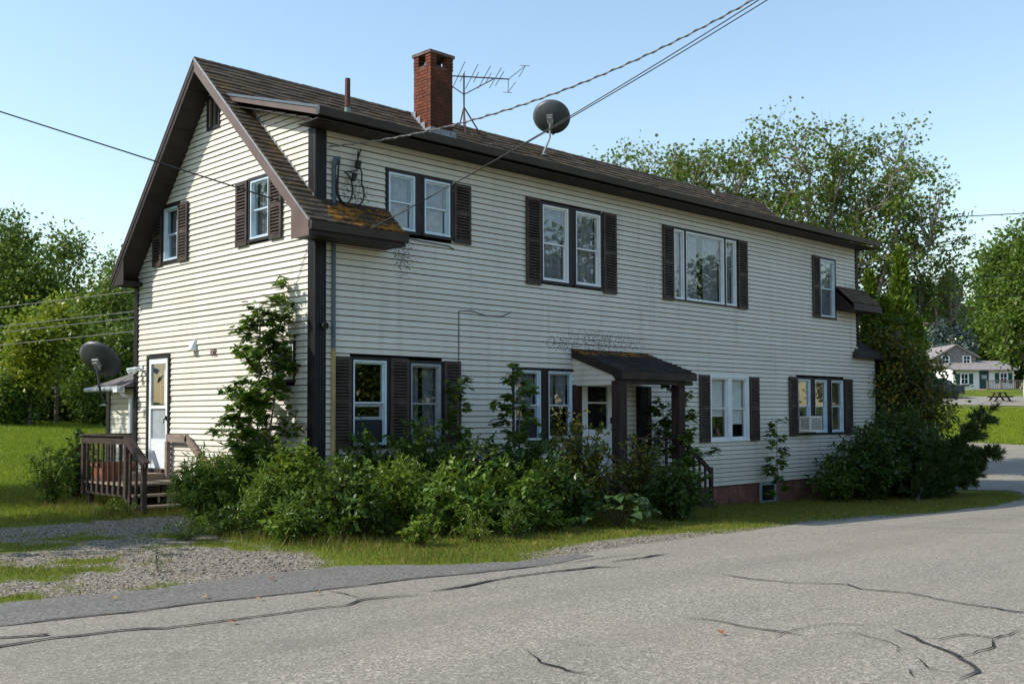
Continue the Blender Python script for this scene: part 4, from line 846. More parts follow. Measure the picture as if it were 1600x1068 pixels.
for kx, (zz, yy) in enumerate(((0.295, 3.52), (0.125, 3.20))):
    MB().box((-1.24, yy, zz-0.035), (-0.06, yy+0.16, zz)).box((-1.24, yy+0.166, zz-0.034), (-0.06, yy+0.31, zz+0.001)).build('stair_tread', M['treadwood'], dk)
for x in (-1.27, -0.10): MB().prism([(x, 3.86, 0.43), (x, 3.86, 0.05), (x, 3.22, -0.12), (x, 3.16, 0.09), (x, 3.5, 0.09), (x, 3.5, 0.26), (x, 3.8, 0.26)], (0.035, 0, 0)).build('stringer', M['deckwood'], dk)
MB().box((-1.2, 3.84, 0.05), (-0.7, 3.87, 0.43)).build('riser', M['dark'], dk)
MB().bar((-1.29, 3.86, 1.25), (-1.29, 3.08, 0.80), 0.04, 0.13).bar((-1.29, 3.86, 1.33), (-1.29, 3.05, 0.865), 0.12, 0.024).build('hand_rail', M['deckwood'], dk)
MB().box((-1.33, 3.12, -0.1), (-1.25, 3.20, 0.84)).build('rail_post', M['deckwood'], dk)
for yy in (3.65, 3.42): MB().box((-1.31, yy, 0.05), (-1.27, yy+0.04, 1.02+(yy-3.65)*0.55)).build('baluster', M['deckwood'], dk)
MB().bar((-0.10, 4.72, 1.245), (-0.10, 3.93, 1.245), 0.04, 0.14).bar((-0.10, 3.98, 1.27), (-0.10, 2.95, 0.60), 0.04, 0.13).box((-0.13, 4.66, 0.47), (-0.05, 4.74, 1.18)).box((-0.125, 3.0, -0.1), (-0.05, 3.08, 0.66)).build('hand_rail', M['greywood'], dk)
MB().box((-0.9, 4.72, DZ+0.004), (-0.03, 5.72, DZ+0.12)).build('door_step', M['treadwood'], dk)
# planter
pt = empty('planter', (-0.95, 5.15, DZ), 'rectangular terracotta planter standing on the side deck', 'planter')
z0 = DZ+0.006
MB().add([(-1.180, 5.020, z0), (-0.670, 5.020, z0), (-0.670, 5.370, z0), (-1.180, 5.370, z0), (-1.230, 4.970, z0+0.30), (-0.620, 4.970, z0+0.30), (-0.620, 5.420, z0+0.30), (-1.230, 5.420, z0+0.30)], [(0, 3, 2, 1), (0, 1, 5, 4), (1, 2, 6, 5), (2, 3, 7, 6), (3, 0, 4, 7), (4, 5, 6, 7)]).build('tub', M['terra'], pt)
MB().box((-1.250, 4.950, z0+0.27), (-0.600, 4.980, z0+0.33)).box((-1.250, 5.410, z0+0.27), (-0.600, 5.440, z0+0.33)).box((-1.250, 4.980, z0+0.27), (-1.220, 5.410, z0+0.33)).box((-0.630, 4.980, z0+0.27), (-0.600, 5.410, z0+0.33)).build('rim', M['terra'], pt)

# ================================================================ roof fittings
ant = empty('tv_antenna', (6.3, 3.1, 8.0), 'tall metal television antenna on a tripod behind the brick chimney', 'antenna')
AX, AY = 5.97, 3.1
mast_top = 9.16
MB().tube([(AX, AY, RZ-0.1), (AX, AY, mast_top)], 0.020, 6).build('mast', M['metal'], ant)
for dx, dy in ((-0.20, -0.28), (0.34, -0.22), (0.02, 0.34)):
    MB().tube([(AX, AY, 8.42), (AX+dx, AY+dy, zroof(AY+dy)+0.01)], 0.017, 5).build('leg', M['rust'], ant)
rgt = Vector((0.709, -0.705, 0)); fwd_ = Vector((0.704, 0.709, 0)); bd = rgt*0.98+fwd_*0.19; el = fwd_*-0.98+rgt*0.20
p_ = lambda q: Vector((AX, AY, 9.10))+bd*q
MB().tube([p_(-0.95), p_(1.02)], 0.015, 6).build('boom', M['metal'], ant)
MB().tube([(AX, AY, 8.70), p_(0.66)-Vector((0, 0, 0.02))], 0.012, 5).build('brace', M['metal'], ant); MB().tube([(AX, AY, 8.70), p_(-0.60)-Vector((0, 0, 0.02))], 0.012, 5).build('brace', M['metal'], ant)
for q, L in ((-0.95, 1.05), (-0.62, 1.02), (-0.13, 0.95), (-0.03, 0.36), (0.17, 0.85), (0.27, 0.34), (0.45, 0.80), (0.55, 0.34), (0.70, 0.72), (0.80, 0.50)):
    MB().tube([p_(q)-el*L, p_(q)+el*L], 0.0085, 5).build('element', M['metal'], ant)
for sg in (1, -1):
    tip = p_(1.0)+el*0.95*sg+bd*0.18; MB().tube([p_(1.0), tip, tip-el*0.75*sg+bd*0.02], 0.0085, 5).build('director', M['metal'], ant); MB().tube([tip-bd*0.12, tip+bd*0.10], 0.006, 4).build('director', M['metal'], ant)

def sat_dish(name, label, centre, rad, nrm, roll_, foot, pole_pts, lnb=True):
    r = empty(name, foot, label, 'satellite dish')
    n_ = Vector(nrm).normalized(); a = n_.cross(Vector((0, 0, 1))).normalized(); b = a.cross(n_); ca, sa = math.cos(roll_), math.sin(roll_); a, b = a*ca+b*sa, b*ca-a*sa
    c_ = Vector(centre); xf = lambda q: c_+a*q.x*1.10+b*q.y+n_*q.z
    prof = [(0.001, 0.0), (rad*.3, 0.012), (rad*.6, 0.045), (rad*.85, 0.09), (rad, 0.125), (rad*1.015, 0.118), (rad*.85, 0.08), (rad*.6, 0.035), (rad*.3, 0.002), (0.001, -0.01)]
    MB().lathe(prof, 32, xf).build('dish', M['dish'], r, True)
    m_ = MB(); q = c_-n_*0.06; m_.bar(c_-b*0.09-n_*0.03, c_+b*0.09-n_*0.03, 0.14, 0.05, n_); m_.tube([c_+a*0.05-n_*0.02, q+a*0.05-b*0.05, q+a*0.04-b*0.12], 0.018, 6); m_.tube([c_-a*0.05-n_*0.02, q-a*0.05-b*0.05, q-a*0.04-b*0.12], 0.018, 6); m_.bar(q+b*0.04, q-b*0.14, 0.10, 0.06, n_); m_.build('bracket', M['lightmetal'], r)
    m_ = MB(); m_.tube([tuple(q-b*0.05)]+pole_pts, 0.024, 8); m_.build('pole', M['lightmetal'] if lnb else M['dish'], r)
    ft = Vector(pole_pts[-1]); MB().bar(ft+Vector((-.09, -0.06, -.035)), ft+Vector((.09, 0.06, -.005)), 0.16, 0.02).build('foot_plate', M['lightmetal'], r)
    ln = MB(); ln.tube([c_-b*(rad*0.95)-n_*0.02, c_-b*rad*1.05+n_*0.25, c_-b*rad*0.55+n_*0.52], 0.016, 6); ln.tube([c_-b*rad*0.55+n_*0.52, c_-b*rad*0.5+n_*0.44], [0.03, 0.04], 8); ln.build('feed_arm', M['dish'], r)
    return r
dc = pl(860, 185, 1, 2.55)
sat_dish('satellite_dish', 'dark grey satellite dish on a pole at the roof ridge right of the chimney', dc, 0.40, (0.70, 0.36, 0.50), 0.0, (8.16, 2.78, zroof(2.78)), [(8.22, 2.62, dc[2]-0.42), (8.16, 2.78, zroof(2.78)+0.035)])
dc = pl(152, 566, 0, -0.55)
sat_dish('satellite_dish', 'dark grey satellite dish on the lean-to corner above the wooden deck', dc, 0.42, (0.70, 0.36, 0.60), 0.0, (0.0, 7.5, 1.9), [tuple(Vector(dc)+Vector((0.02, -0.05, -0.45))), (-0.25, 7.2, 1.98), (-0.02, 7.53, 1.92)], False)
# air conditioner in the triple window
ac = empty('air_conditioner', (14.9, -0.2, 1.2), 'boxy white air conditioner sticking out of the triple window', 'air conditioner')
MB().box((14.62, -0.34, 1.225), (15.19, -0.032, 1.60)).build('case', M['acwhite'], ac)
g = MB()
for k in range(14): g.box((14.66, -0.348, 1.26+k*0.022), (15.15, -0.341, 1.27+k*0.022))
g.build('back_grille', M['acgrille'], ac)
g = MB()
for k in range(7): g.box((14.612, -0.30+k*0.034, 1.27), (14.619, -0.285+k*0.034, 1.56))
g.build('side_louvre', M['acgrille'], ac)
MB().box((14.60, -0.36, 1.205), (15.21, -0.01, 1.224)).build('base_tray', M['acwhite'], ac)

# ================================================================ wires
def wire(name, label, A, B, sag, r, mat, group=None, twist=False, n=60):
    A = np.array(A, float); B = np.array(B, float); pts = []
    for i in range(n+1):
        t = i/n; p = A+(B-A)*t; p[2] -= 4*sag*t*(1-t); pts.append(tuple(p))
    m_ = MB()
    if twist:
        m_.tube(pts, r*0.8, 6)
        L = np.linalg.norm(B-A); nt = int(L*30); d = Vector(B-A).normalized(); a = d.cross(Vector((0, 0, 1))).normalized(); b = a.cross(d); tw = []
        for i in range(nt+1):
            t = i/nt; p = A+(B-A)*t; p[2] -= 4*sag*t*(1-t); ph = t*L*24; tw.append(Vector(p)+(a*math.cos(ph)+b*math.sin(ph))*r*1.1)
        m_.tube(tw, r*0.65, 5)
    else: m_.tube(pts, r, 5)
    o = m_.build(name, mat); return tag(o, label, 'wire', group)
def on_ray(px, py, D): d = ray(px, py); return CC+d*D
wire('service_cable', 'thick twisted service cable rising from the house corner to upper right', (0.20, -0.06, 5.93), on_ray(1900, -550, 13.0), 1.3, 0.013, M['cable_grey'], None, True, 90)
wire('overhead_wire', 'lower of two thin black wires from the eave stub to upper right', (0.62, -0.58, 4.60), on_ray(1900, -460, 13.0), 0.24, 0.008, M['cable'])
wire('overhead_wire', 'upper of two thin black wires from the eave stub to upper right', (0.66, -0.585, 4.61), on_ray(1580, -260, 13.0), 0.16, 0.008, M['cable'])
wire('overhead_wire', 'thin black wire crossing the gable from the left edge', (0.45, -0.585, 4.60), on_ray(-420, 40, 17.0), 0.0, 0.012, M['cable'])
for i, (ya, yb, D0, D1) in enumerate(((482, 452, 36, 36), (508, 484, 36, 36), (516, 494, 36.5, 36.5), (531, 516, 36, 36))):
    wire('distant_wire', ('highest', 'second', 'third', 'lowest')[i]+' of four grey wires in front of the woods on the left', on_ray(-700, ya+70, 60), on_ray(330, yb-12, D1), 0.15, 0.016, M['cable_grey'], 'grey wires in front of the woods')
for i, (ya, yb) in enumerate(((341, 323), (436, 421), (466, 455))):
    wire('distant_wire', ('highest', 'middle', 'lowest')[i]+' of three dark wires at the right edge', on_ray(1180, ya+10, 40), on_ray(2300, yb-40, 40), 0.2, 0.018, M['cable'], 'dark wires at the right edge')
# ================================================================ foliage tools
OVAL = np.array([(0, 0, 0), (.26, .32, .05), (.21, .70, .03), (0, 1, -.08), (-.21, .70, .03), (-.26, .32, .05)])
QUAD = np.array([(0, 0, 0), (.33, .45, .07), (0, 1, -.05), (-.33, .45, .07)])
MAPLE = np.array([(0, 0, 0), (.40, .06, .02), (.26, .30, .0), (.56, .58, -.03), (.19, .62, .0), (0, 1, -.10), (-.19, .62, .0), (-.56, .58, -.03), (-.26, .30, .0), (-.40, .06, .02)])
LANCE = np.array([(0, 0, 0), (.09, .3, .02), (.07, .7, 0), (0, 1, -.10), (-.07, .7, 0), (-.09, .3, .02)])
NEEDLE = np.array([(0, 0, 0), (.035, .5, 0), (0, 1, -.02), (-.035, .5, 0)])
TUFT = np.array([(0, 0, 0), (.16, .5, .03), (0, 1, -.02), (-.16, .5, .03)])
def norm(a): return a/(np.linalg.norm(a, axis=-1, keepdims=True)+1e-9)
def leaf_object(name, pos, dirs, size, tmpl, mat, parent, rs, updir=0.8, jit=0.5, kind=None):
    pos = np.asarray(pos, float); N = len(pos); dirs = norm(np.asarray(dirs, float))
    up = np.array([0, 0, 1.0])*updir+rs.normal(0, jit, (N, 3)); w = norm(np.cross(dirs, up)); n_ = np.cross(w, dirs)
    s = np.asarray(size)*np.ones(N); k = len(tmpl)
    V = pos[:, None, :] + s[:, None, None]*(tmpl[None, :, 0, None]*w[:, None, :]+tmpl[None, :, 1, None]*dirs[:, None, :]+tmpl[None, :, 2, None]*n_[:, None, :])
    F = np.arange(N*k).reshape(N, k); o = link(name, npmesh(name, V.reshape(-1, 3), F), mat, parent)
    if kind: o['kind'] = kind
    return o
def bez(a, b, c, n): t = np.linspace(0, 1, n)[:, None]; return a*(1-t)**2+2*b*t*(1-t)+c*t*t
def pos_at(px, D):
    L = (px-800)/FPX*D; x = CC[0]+.709*L+.704*D; y = CC[1]-.705*L+.709*D; return np.array([x, y, gz(x, y)])
def shrub(name, label, cat, base, r, h, mat, lsize, nst, ntw, nlf, seed, tmpl=OVAL, lean=(0, 0), twl=0.22, group=None, low=0.15, ell=(1, 1), flower=None, updir=0.8):
    if 'shrub' in name or 'bush' in name or name == 'goldenrod': nst = int(nst*1.45); nlf += 1; lsize *= 1.18; r *= 1.12; h *= 1.06
    rs = np.random.RandomState(seed); base = np.array(base, float); root = empty(name, base, label, cat, group)
    wood_ = MB(); P = []; Dv = []; tips = []
    for i in range(nst):
        th = rs.uniform(0, 2*math.pi); rho = math.sqrt(rs.uniform(0.0, 1)); zz = h*(1-0.62*rho**2.2)*rs.uniform(0.72, 1.06)
        b0 = base+np.array([rs.normal(0, .12)*r*ell[0], rs.normal(0, .12)*r*ell[1], -0.03]); e = base+np.array([r*ell[0]*rho*math.cos(th)+lean[0]*zz, r*ell[1]*rho*math.sin(th)+lean[1]*zz, zz])
        mid = b0*0.45+e*0.55; mid[2] = base[2]+zz*0.72; mid[:2] = b0[:2]*0.7+e[:2]*0.3
        c = bez(b0, mid, e, 7); wood_.tube(c, list(np.linspace(.011, .003, 7)*(0.6+h*.45)), 4, False); tips.append(e)
        cum = np.linspace(low, 1, ntw)
        for t in cum:
            q = c[min(6, int(t*6))]*(1-(t*6 % 1))+c[min(6, int(t*6)+1)]*(t*6 % 1); d = norm(np.array([math.cos(th), math.sin(th), 0.0])*0.5+rs.normal(0, .75, 3)+np.array([0, 0, 0.35])); L = twl*rs.uniform(.5, 1.2)
            s = np.linspace(0.12, 1, nlf)[:, None]; pts = q+d*L*s+np.array([0, 0, -0.10*L])*s**2; P.append(pts); Dv.append(norm(d*0.7+rs.normal(0, .6, (nlf, 3))+np.array([0, 0, -0.12])))
    P = np.concatenate(P); Dv = np.concatenate(Dv); g = zg(P[:, 0], P[:, 1]); k = P[:, 2] > g+0.03; P, Dv = P[k], Dv[k]
    wood_.build('stems', M['stem'], root)
    leaf_object('foliage', P, Dv, lsize*rs.uniform(.6, 1.25, len(P)), tmpl, mat, root, rs, updir)
    if flower:
        idx = np.argsort([-t[2] for t in tips])[:flower[0]]; fp = np.concatenate([np.array(tips[i])+rs.normal(0, .045, (flower[1], 3)) for i in idx]); leaf_object('flower_heads', fp, rs.normal(0, 1, fp.shape), flower[2], QUAD, flower[3], root, rs, kind='stuff')
    return root
def sapling(name, label, base, h, r, mat, lsize, seed, stems=1, nbr=16, nlf=14, low=0.18, lean=(0, 0), tmpl=MAPLE, cat='sapling', conic=0.75, group=None):
    rs = np.random.RandomState(seed); base = np.array(base, float); root = empty(name, base, label, cat, group); wd = MB(); P = []; Dv = []
    for s_ in range(stems):
        off = np.array([rs.normal(0, .10*r), rs.normal(0, .10*r), 0])*(stems > 1); hh = h*(1 if s_ == 0 else rs.uniform(.75, .98)); top = base+off*3+np.array([lean[0], lean[1], hh]); m_ = (base+top)/2+np.array([rs.normal(0, .05), rs.normal(0, .05), 0])
        c = bez(base+off*.5-np.array([0, 0, .05]), m_, top, 14); wd.tube(c, list(np.linspace(.020, .004, 14)*(0.45+h*.22)), 6, False)
        for i in range(nbr):
            t = low+(1-low)*(i+rs.uniform(0, .6))/nbr; t = min(t, .985); q = c[int(t*13)]*(1-(t*13 % 1))+c[min(13, int(t*13)+1)]*(t*13 % 1)
            env = r*(1-conic*max(0, (t-.25)/.75))*(0.55+.45*min(1, t/.3)); 
            for sgn in (0, 1):
                a = rs.uniform(0, 2*math.pi)+sgn*math.pi; L = env*rs.uniform(.55, 1.15); d = norm(np.array([math.cos(a), math.sin(a), rs.uniform(.25, .75)])); e = q+d*L; e[2] -= L*.12; cc = bez(q, q+d*L*.5+np.array([0, 0, .08*L]), e, 5); wd.tube(cc, list(np.linspace(.007, .002, 5)), 4, False)
                n_ = max(4, int(nlf*L/max(r, .1)+3)); tt = np.sqrt(rs.uniform(.06, 1, n_)); pts = np.stack([np.interp(tt, np.linspace(0, 1, 5), cc[:, k]) for k in range(3)], -1)+rs.normal(0, .035, (n_, 3)); P.append(pts); out = norm(np.array([d[0], d[1], 0])+rs.normal(0, .75, (n_, 3))*np.array([1, 1, .35])-np.array([0, 0, .22])); Dv.append(out)
    P = np.concatenate(P); Dv = np.concatenate(Dv); wd.build('stem', M['bark'], root, True); leaf_object('foliage', P, Dv, lsize*rs.uniform(.55, 1.2, len(P)), tmpl, mat, root, rs, 1.0, .28); return root
def tree(name, label, base, h, envs, mat, lsize, ntips, nlf, seed, trunk_r=.18, fork=.25, nlimb=7, crad=.55, barkm='bark', tmpl=QUAD, group=None, shell=.55, cat='tree', upright=0.3, wood_tips=True, gap=0.0):
    """envs: list of (dx,dy,zc,rx,ry,rz) ellipsoids relative to base"""
    rs = np.random.RandomState(seed); base = np.array(base, float); root = empty(name, base, label, cat, group); wd = MB()
    wts = np.array([e[3]*e[4]*e[5] for e in envs])**.7; wts /= wts.sum(); T = []
    for i in range(ntips):
        e = envs[rs.choice(len(envs), p=wts)]; v = rs.normal(0, 1, 3); v /= np.linalg.norm(v); rr = shell+(1-shell)*rs.uniform(0, 1)**.6 if rs.rand() < .72 else rs.uniform(.15, 1)
        rr *= (0.82+.3*vnoise(v[0]*2.3+seed, v[1]*2.3+v[2]*1.7, seed)); T.append(base+np.array(e[:3])+v*rr*np.array(e[3:]))
    T = np.array(T); fz = h*fork; fk = base+np.array([rs.normal(0, .02)*h*.1, rs.normal(0, .02)*h*.1, fz])
    wd.tube([base-np.array([0, 0, .3]), base+np.array([0, 0, fz*.3]), fk], [trunk_r*1.25, trunk_r, trunk_r*.85], 8, False)
    zs = T[:, 2]; lim = []; order = rs.permutation(ntips); picks = [order[0]]
    while len(picks) < nlimb:
        dmin = np.min(np.linalg.norm((T[:, None]-T[picks][None])*np.array([1, 1, .6]), axis=2), axis=1)*rs.uniform(.7, 1, ntips); picks.append(int(np.argmax(dmin)))
    for p in picks:
        e = T[p]*.92+fk*.08; mid = fk*.5+e*.5; mid[2] += (e[2]-fk[2])*(.05+upright*.3); mid[:2] = fk[:2]*(.5+upright*.35)+e[:2]*(.5-upright*.35); c = bez(fk, mid, e, 12); c[1:-1] += rs.normal(0, .012*h, (10, 3)); lim.append(c); wd.tube(c, list(np.linspace(trunk_r*.55, trunk_r*.07, 12)), 5, False)
    allp = np.concatenate(lim); lid = np.repeat(np.arange(len(lim)), 12); P = []; Dv = []
    tpos = np.tile(np.linspace(0, 1, 12), len(lim))
    for t in T:
        dd = np.linalg.norm((allp-t)*np.array([1, 1, .75]), axis=1)+(allp[:, 2] > t[2]-.1)*h*.10+(tpos < .25)*h*.06; j = int(np.argmin(dd)); q = allp[j]; L = np.linalg.norm(t-q); m_ = (q+t)/2+np.array([0, 0, .10*L])+rs.normal(0, .05*L, 3); c = bez(q, m_, t, 6)
        wd.tube(c, list(np.linspace(max(.012, trunk_r*.10), .004*max(1, h/8), 6)), 4, False)
        n_ = int(nlf*rs.uniform(.5, 1.4)) if rs.rand() > gap else int(nlf*.12); rr = crad*rs.uniform(.6, 1.25); pts = t+rs.normal(0, 1, (n_, 3))*np.array([rr, rr, rr*.62])*.55; P.append(pts); out = norm(pts-t+rs.normal(0, .4*rr, (n_, 3))-np.array([0, 0, .12*rr])); Dv.append(out)
        if wood_tips:
            for k in range(3): e2 = t+rs.normal(0, .5*rr, 3); wd.tube([c[3], (c[3]+e2)/2+np.array([0, 0, .05]), e2], [.008, .006, .003], 3, False)
    P = np.concatenate(P); Dv = np.concatenate(Dv); wd.build('trunk', M[barkm], root, True); leaf_object('crown', P, Dv, lsize*rs.uniform(.6, 1.3, len(P)), tmpl, mat, root, rs, .7, .6); return root
def conifer(name, label, base, h, r, mat, seed, whorls, per, tufts, lsize, droop=.15, narrow=False, group=None):
    rs = np.random.RandomState(seed); base = np.array(base, float); root = empty(name, base, label, 'tree', group); wd = MB(); P = []; Dv = []
    wd.tube([base-np.array([0, 0, .2]), base+np.array([0, 0, h*.97])], [h*.018, .01], 6, False)
    for i in range(whorls):
        t = (i+.5)/whorls; z = h*(.03+.96*t)
        env = r*(min(1, t*5+.45)*(1-t)**.62 if narrow else (1-t)**.88+.02)
        for k in range(per):
            a = rs.uniform(0, 2*math.pi); L = env*rs.uniform(.72, 1.1); d = np.array([math.cos(a), math.sin(a), (.9 if narrow else -droop+.45*t)]); q = base+np.array([0, 0, z]); e = q+d*L
            if not narrow: wd.tube([q, q*.5+e*.5, e], [.02, .012, .004], 3, False)
            s = np.sqrt(rs.uniform(.15 if narrow else .08, 1, tufts))[:, None]; pts = q+(e-q)*s+rs.normal(0, .05*max(r, .5), (tufts, 3)); P.append(pts); Dv.append(norm(d*(.5)+rs.normal(0, .55, (tufts, 3))+np.array([0, 0, .55 if narrow else .12])))
    P = np.concatenate(P); Dv = np.concatenate(Dv); wd.build('trunk', M['bark'], root); leaf_object('crown', P, Dv, lsize*rs.uniform(.6, 1.3, len(P)), TUFT, mat, root, rs, .4, .8); return root

# ================================================================ trees behind
D = 36.0
b = pos_at(1150, D); H = 12.3
tree('maple_tree', 'thin-crowned maple with many upright grey limbs behind the roof, left of the pair', b, H, [(-2.0, 2.0, 9.0, 2.6, 2.4, 2.6), (-0.4, 0.6, 9.6, 2.0, 2.0, 2.4), (-3.3, 3.1, 7.8, 1.7, 1.6, 1.8), (0.6, -.5, 7.6, 1.6, 1.6, 2.6)], M['leaf_bigmaple'], .118, 350, 50, 11, .26, .16, 17, .50, 'bark_pale', MAPLE, 'maples behind the house', .45, 'tree', .9, True, .16)
b = pos_at(1292, D-.5)
tree('maple_tree', 'wide maple with rusty green leaves towering behind the right end of the house', b, H+.5, [(-.6, .6, 9.6, 2.4, 2.3, 3.0), (1.3, -1.3, 9.2, 2.3, 2.3, 2.9), (2.3, -2.4, 7.4, 1.7, 1.7, 2.0), (2.5, -2.5, 6.0, 1.5, 1.5, 1.0), (.4, -.4, 7.2, 2.7, 2.7, 2.4), (.8, -.7, 5.0, 1.9, 1.9, 1.3)], M['leaf_bigmaple'], .118, 580, 54, 12, .30, .14, 22, .50, 'bark_pale', MAPLE, 'maples behind the house', .45, 'tree', .9, True, .12)
def px_tree(name, label, px, hw, top, D_, mat, seed, lsz=.20, ntips=150, nlf=60, bot=None, group=None, crad=1.0, fork=.3, shape=1.0):
    b = pos_at(px, D_); h = (649-top)*D_/FPX+1.65-b[2]; r = hw*D_/FPX; zb = (-h*.12 if bot is None else (-h*.45 if bot >= 640 else max(-.2, (649-bot)*D_/FPX+1.65-b[2]))); zc = (h+zb)/2; rz = (h-zb)/2
    rs = np.random.RandomState(seed+900); envs = [(0, 0, zc, r*.82, r*.82, rz*.95)]
    for k in range(5):
        a = rs.uniform(0, 6.28); t = rs.uniform(-.6, .75); q = math.sqrt(1-t*t)*r*.55; envs.append((q*math.cos(a), q*math.sin(a), zc+t*rz*.72, r*.5, r*.5, rz*.38))
    return tree(name, label, b, h, envs, mat, lsz, ntips, nlf, seed, .018*h, fork, 8, crad, 'bark', QUAD, group, .5, 'tree', .4, False, .05)
WG = 'woods beyond the left lawn'
LEFT = [('broadleaf_tree', 'tall dark broadleaf tree at the far left edge of the woods', 8, 62, 296, 58, 'leaf_wood', 21), ('broadleaf_tree', 'broad leafy tree left of the gap, second from the picture edge', 100, 52, 342, 62, 'leaf_tree', 22), ('broadleaf_tree', 'dense mid-green tree behind the lime-leaved tree', 62, 55, 385, 57, 'leaf_wood', 23),
        ('broadleaf_tree', 'drooping pale green tree just left of the house corner', 165, 50, 405, 54, 'leaf_tree', 24), ('broadleaf_tree', 'small feathery treetop peeking out beside the left eave', 176, 16, 372, 70, 'leaf_tree', 25), ('broadleaf_tree', 'dark tree cut by the left picture edge', -70, 70, 310, 60, 'leaf_wood', 26),
        ('broadleaf_tree', 'leafy tree directly behind the left corner of the house', 238, 50, 415, 60, 'leaf_wood', 27), ('broadleaf_tree', 'bushy tree above the grey satellite dish', 130, 42, 490, 50, 'leaf_wood', 28), ('broadleaf_tree', 'low bushy tree behind the satellite dish', 195, 40, 505, 48, 'leaf_tree', 29)]
for nm, lb, px, hw, tp, D_, mt, sd_ in LEFT: px_tree(nm, lb, px, hw, tp, D_, M[mt], sd_, .25, 230, 62, None, WG)
px_tree('lime_tree', 'bright yellow-green tree at the edge of the woods', 48, 37, 486, 44, M['leaf_lime'], 31, .20, 120, 60, 618, WG, .7)
px_tree('lime_tree', 'slim yellow-green tree rising behind the brighter one', 90, 20, 458, 45.5, M['leaf_lime'], 32, .20, 70, 50, 560, WG, .7)
px_tree('round_bush', 'rounded dark bush on the left lawn at the picture edge', 12, 40, 566, 44, M['leaf_wood'], 33, .15, 130, 80, 640, None, .55, .1)
for k, (px, hw, tp, D_) in enumerate(((-20, 40, 575, 48), (60, 36, 588, 47), (95, 34, 580, 48), (128, 30, 572, 47), (160, 32, 584, 46), (190, 30, 575, 47), (215, 30, 565, 46), (245, 30, 570, 47))):
    px_tree('undergrowth_bush', ('first', 'second', 'third', 'fourth', 'fifth', 'sixth', 'seventh', 'eighth')[k]+' low green bush along the foot of the woods, counted from the left', px, hw, tp, D_, M['leaf_wood' if k % 2 else 'leaf_tree'], 60+k, .17, 70, 60, 640, 'bushes along the foot of the woods', .6, .1)
# right
px_tree('maple_tree', 'large full green maple shading the small white house at right', 1640, 118, 330, 52, M['leaf_wood'], 41, .23, 620, 84, 592, None, .85, .25)
b = pos_at(1488, 128); conifer('blue_spruce', 'blue-grey spruce between the arborvitae and the big green maple', b, (648-430)*128/FPX+1.65-b[2], 4.2, M['leaf_spruce'], 42, 36, 16, 15, .62, .28)
for k, (px, hw, tp, D_) in enumerate(((1446, 34, 458, 140), (1535, 46, 445, 145), (1590, 50, 432, 148), (1650, 60, 420, 142), (1405, 44, 470, 135), (1340, 50, 480, 130))):
    px_tree('broadleaf_tree', ('distant dark tree left of the blue spruce', 'distant tree right behind the blue spruce', 'distant tree behind the roof of the small white house', 'distant tree at the right picture edge', 'distant tree behind the arborvitae', 'distant tree behind the right end of the house')[k], px, hw, tp, D_, M['leaf_wood'], 70+k, .60, 120, 60, None, 'distant trees on the right', 1.3)
for k, (px, D_, top, r) in enumerate(((1410, 31, 388, .62), (1362, 31.5, 424, .42), (1386, 30.5, 468, .42), (1434, 31, 500, .42))):
    b = pos_at(px, D_); conifer('arborvitae', ('tallest pointed arborvitae right of the house end', 'slim arborvitae tip just right of the far eave stub', 'short arborvitae in front of the tallest one', 'short arborvitae right of the tallest one')[k], b, (647-top)*D_/FPX+1.65-b[2], r, M['leaf_thuja'], 44+k, 60, 14, 9, .20, 0, True, 'arborvitae by the house end')
# off-frame trees that shade the drive, and trees across the road mirrored in the windows
for k, (x, y, h, r) in enumerate(((-8.9, 6.0, 7.4, 2.3), (-6.9, 13.2, 8.6, 3.1))):
    tree('shade_tree', ('nearer', 'farther')[k]+' broad tree left of the picture that shades the drive', (x, y, gz(x, y)), h, [(0, 0, h*.66, r, r, h*.32)], M['leaf_wood'], .26, 160, 70, 80+k, .2, .3, 8, 1.0, 'bark', QUAD, 'trees shading the drive', .5, 'tree', .4, False)
for k in range(15):
    x = -2+k*7.2; y = -35-2.5*(k % 3); h = (9.5, 12.5, 8.5, 13.5, 10.0)[k % 5] if k < 5 else (15.0, 17.0, 14.0)[k % 3]; r = 4.3
    tree('street_tree', ('first', 'second', 'third', 'fourth', 'fifth', 'sixth', 'seventh', 'eighth', 'ninth', 'tenth', 'eleventh', 'twelfth', 'thirteenth', 'fourteenth', 'fifteenth')[k]+' tree across the road, mirrored in the front windows, counted from the left', (x, y, gz(x, y)), h, [(0, 0, h*.5, r, r, h*.48)], M['leaf_wood'], .42, 130, 55, 90+k, .2, .2, 7, 1.3, 'bark', QUAD, 'trees across the road', .5, 'tree', .4, False)

# ================================================================ shrubs and weeds along the house
gpz = lambda x, y: np.array([x, y, gz(x, y)])
sapling('maple_sapling', 'tall leafy maple sapling growing against the sunlit gable near the corner', gpz(-.72, .62), 3.75, .78, M['leaf_maple'], .135, 101, 3, 26, 32, .18, (.10, 0), conic=.55)
FG = 'shrubs along the front of the house'
def fp(px, py): return gp(px, py)
shrub('goldenrod', 'feathery goldenrod clump with yellow tips beside the wooden steps', 'weeds', fp(328, 820), .55, 1.12, M['leaf_gold'], .10, 60, 11, 9, 111, LANCE, (0, 0), .15, None, .1, (1, 1), (9, 26, .022, M['flower']), .5)
shrub('goldenrod', 'tall pale goldenrod leaning over the left end of the shrub row', 'weeds', fp(392, 815), .52, 1.32, M['leaf_gold'], .09, 60, 11, 8, 112, LANCE, (0, 0), .16, None, .1, updir=.5)
shrub('leafy_shrub', 'pale leafy shrub lit by the sun left of the house corner', 'shrub', fp(455, 828), .58, 1.18, M['leaf_bright'], .062, 62, 11, 8, 113, OVAL, (0, 0), .17, FG)
